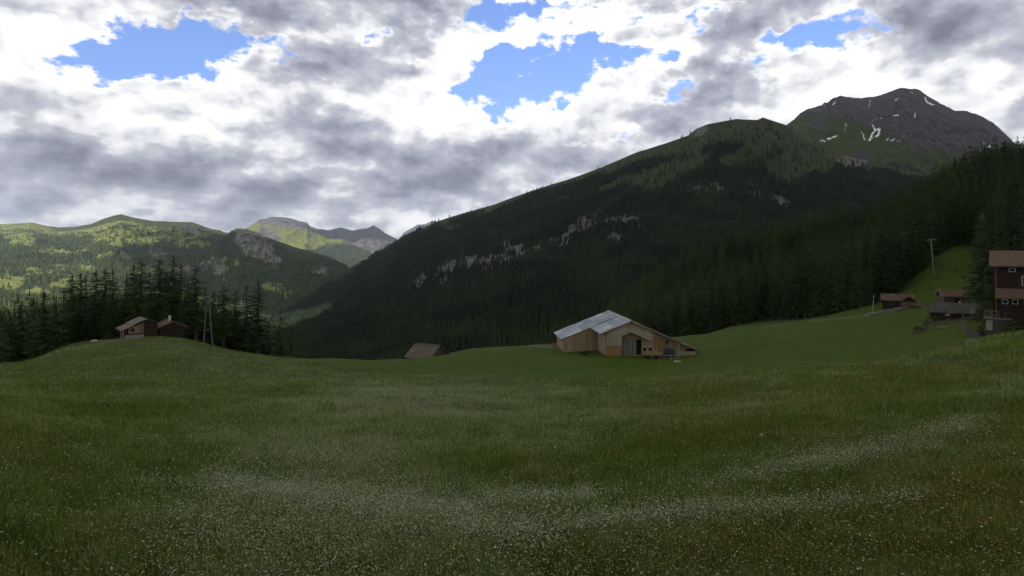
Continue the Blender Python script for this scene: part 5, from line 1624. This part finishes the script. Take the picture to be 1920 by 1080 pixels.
chalet_window(1893, 1903, 503.5, 509, chal); chalet_window(1880, 1889, 562, 569, chal); chalet_window(1899, 1908, 562.5, 569.5, chal)
chalet_window(1917.5, 1929, 518.5, 535.5, chal); chalet_window(1921, 1931, 562.5, 569.5, chal)
MB().box(lc(1886, 0)[0], lc(1893, 0)[0], 0.08, 0.146, -1.6, 0.7).build('door', 'chalet_red', chal, 'dark red cellar door')
# side deck and shed to the left of it
sx0 = lc(1847, 0)[0]
dk = thing('shed', 'grey plank shed with a railed deck on top, against the chalet', 'shed', (CX + (sx0 * math.cos(CHR)) + 1.4 * math.sin(CHR), CY + sx0 * math.sin(CHR) - 1.4 * math.cos(CHR), cz - 0.2), CHR)
MB().box(0, 3.0, 0, 3.2, -1.2, 1.05).build('wall', 'grey_board', dk)
MB().box(0.15, 0.9, -0.04, -0.004, -0.6, 0.9).build('door', 'pale_wood', dk)
MB().box(-0.15, 3.05, -0.25, 3.3, 1.055, 1.22).build('deck', 'grey_wood', dk)
rl = MB()
for kx in (0, 0.8, 1.6, 2.4): rl.box(kx - .04, kx + .04, -.2, -.12, 1.22, 2.25)
rl.box(-.06, 1.75, -.22, -.1, 2.2, 2.3).box(-.06, 1.75, -.2, -.12, 1.7, 1.78).build('railing', 'grey_wood', dk)
MB().box(3.05, 4.3, -0.1, 0.2, -1.2, 0.1).build('stone_base', 'stone', dk)
# garden before the chalet
for i, (u, Y, h_, r_, lab) in enumerate([(1893, 87, 1.3, 1.0, 'grey-green garden bush before the red cellar door of the chalet'), (1908, 86, 1.7, 1.3, 'larger garden bush under the right chalet windows'),
                                         (1926, 86, 1.9, 1.2, 'garden bush at the very right edge of the view'), (1842, 93, 1.8, 0.9, 'bush between the paling fence and the plank shed'),
                                         (1734, 121, 1.6, 0.5, 'narrow dark shrub, left of two behind the curved rail fence'), (1739, 121.5, 2.2, 0.5, 'taller narrow shrub, right of two behind the curved rail fence'),
                                         (1753, 121, 1.7, 0.8, 'round shrub at the left end of the low farm building'), (1836, 118, 3.0, 1.3, 'tall leafy shrub between the farm building and the chalet'),
                                         (1722, 118, 1.0, 0.9, 'low dark shrub by the left end of the curved rail fence')]):
    x, y = on(u, Y); bush('garden_bush', lab, x, y, h_, r_, 20 + i, 'needles' if i in (4, 5) else 'leaf', n=420)
# tall spruces close to the chalet
for u, v, Y, k, fat, lab in [(1842, 395, 132, 3, 1.15, 'tall spruce rising just left of the chalet roof'), (1866, 380, 128, 5, 1.2, 'tall spruce directly behind the left gable of the chalet'),
                             (1830, 440, 140, 0, 1.1, 'slender spruce at the right edge of the grassy clearing'), (1902, 350, 130, 7, 1.2, 'broad spruce behind the chalet ridge'),
                             (1846, 505, 112, 2, 1.2, 'young spruce between the low farm building and the chalet')]:
    x, y = on(u, Y); z = gz(x, y) - .2; plant_tree(KINDS[k], x, y, (V0 - v) / F * Y - z, lab, 'spruces close to the chalet', fat=fat, z=z)
# low shrubs dotted over the clearing
for i, (u, Y, h_) in enumerate([(1757, 196, 1.1), (1770, 190, 0.8), (1792, 200, 1.3), (1745, 182, 0.9), (1716, 186, 1.0), (1778, 175, 0.8), (1700, 178, 1.2), (1806, 188, 1.2), (1765, 212, 1.4), (1690, 188, 1.5)]):
    x, y = on(u, Y); bush('clearing_shrub', 'small dark shrub dotting the grassy clearing below the leaning mast', x, y, h_, h_ * 0.6, 60 + i, 'needles', 'shrubs on the clearing', n=110, cat='shrub')
# small fence at the edge of the meadow before the garden
rail_fence('garden_fence', 'low wire garden fence on thin posts before the chalet bushes', [on(1838, 86), on(1870, 83), on(1900, 81), on(1930, 80)], 'grey_wood', 0.95, (0.35, 0.65, 0.9), 1.6, 0.035, 0.02)
x, y = on(1722, 52); bush('dock_plant', 'dark dock plant standing out of the meadow on the right', x, y, 0.75, 0.35, 77, 'leaf', n=60, cat='plant')

# ------------------------------------------------------------------ the air
m = bpy.data.materials.new('haze_air'); m.use_nodes = True; t = NT(m.node_tree); m.node_tree.nodes.clear()
vp = t.new('ShaderNodeVolumePrincipled'); vp.inputs['Color'].default_value = (0.72, 0.82, 1.0, 1); vp.inputs['Density'].default_value = 3.2e-5
vp.inputs['Anisotropy'].default_value = 0.2
o = t.new('ShaderNodeOutputMaterial'); t.l.new(vp.outputs[0], o.inputs['Volume'])
MAT['haze'] = m
hz = MB().box(-17000, 17000, -17000, 17000, -520, 1480).build('haze', 'haze')
tag(hz, 'thin blue mountain air between the meadow and the far ranges', 'haze', kind='stuff')
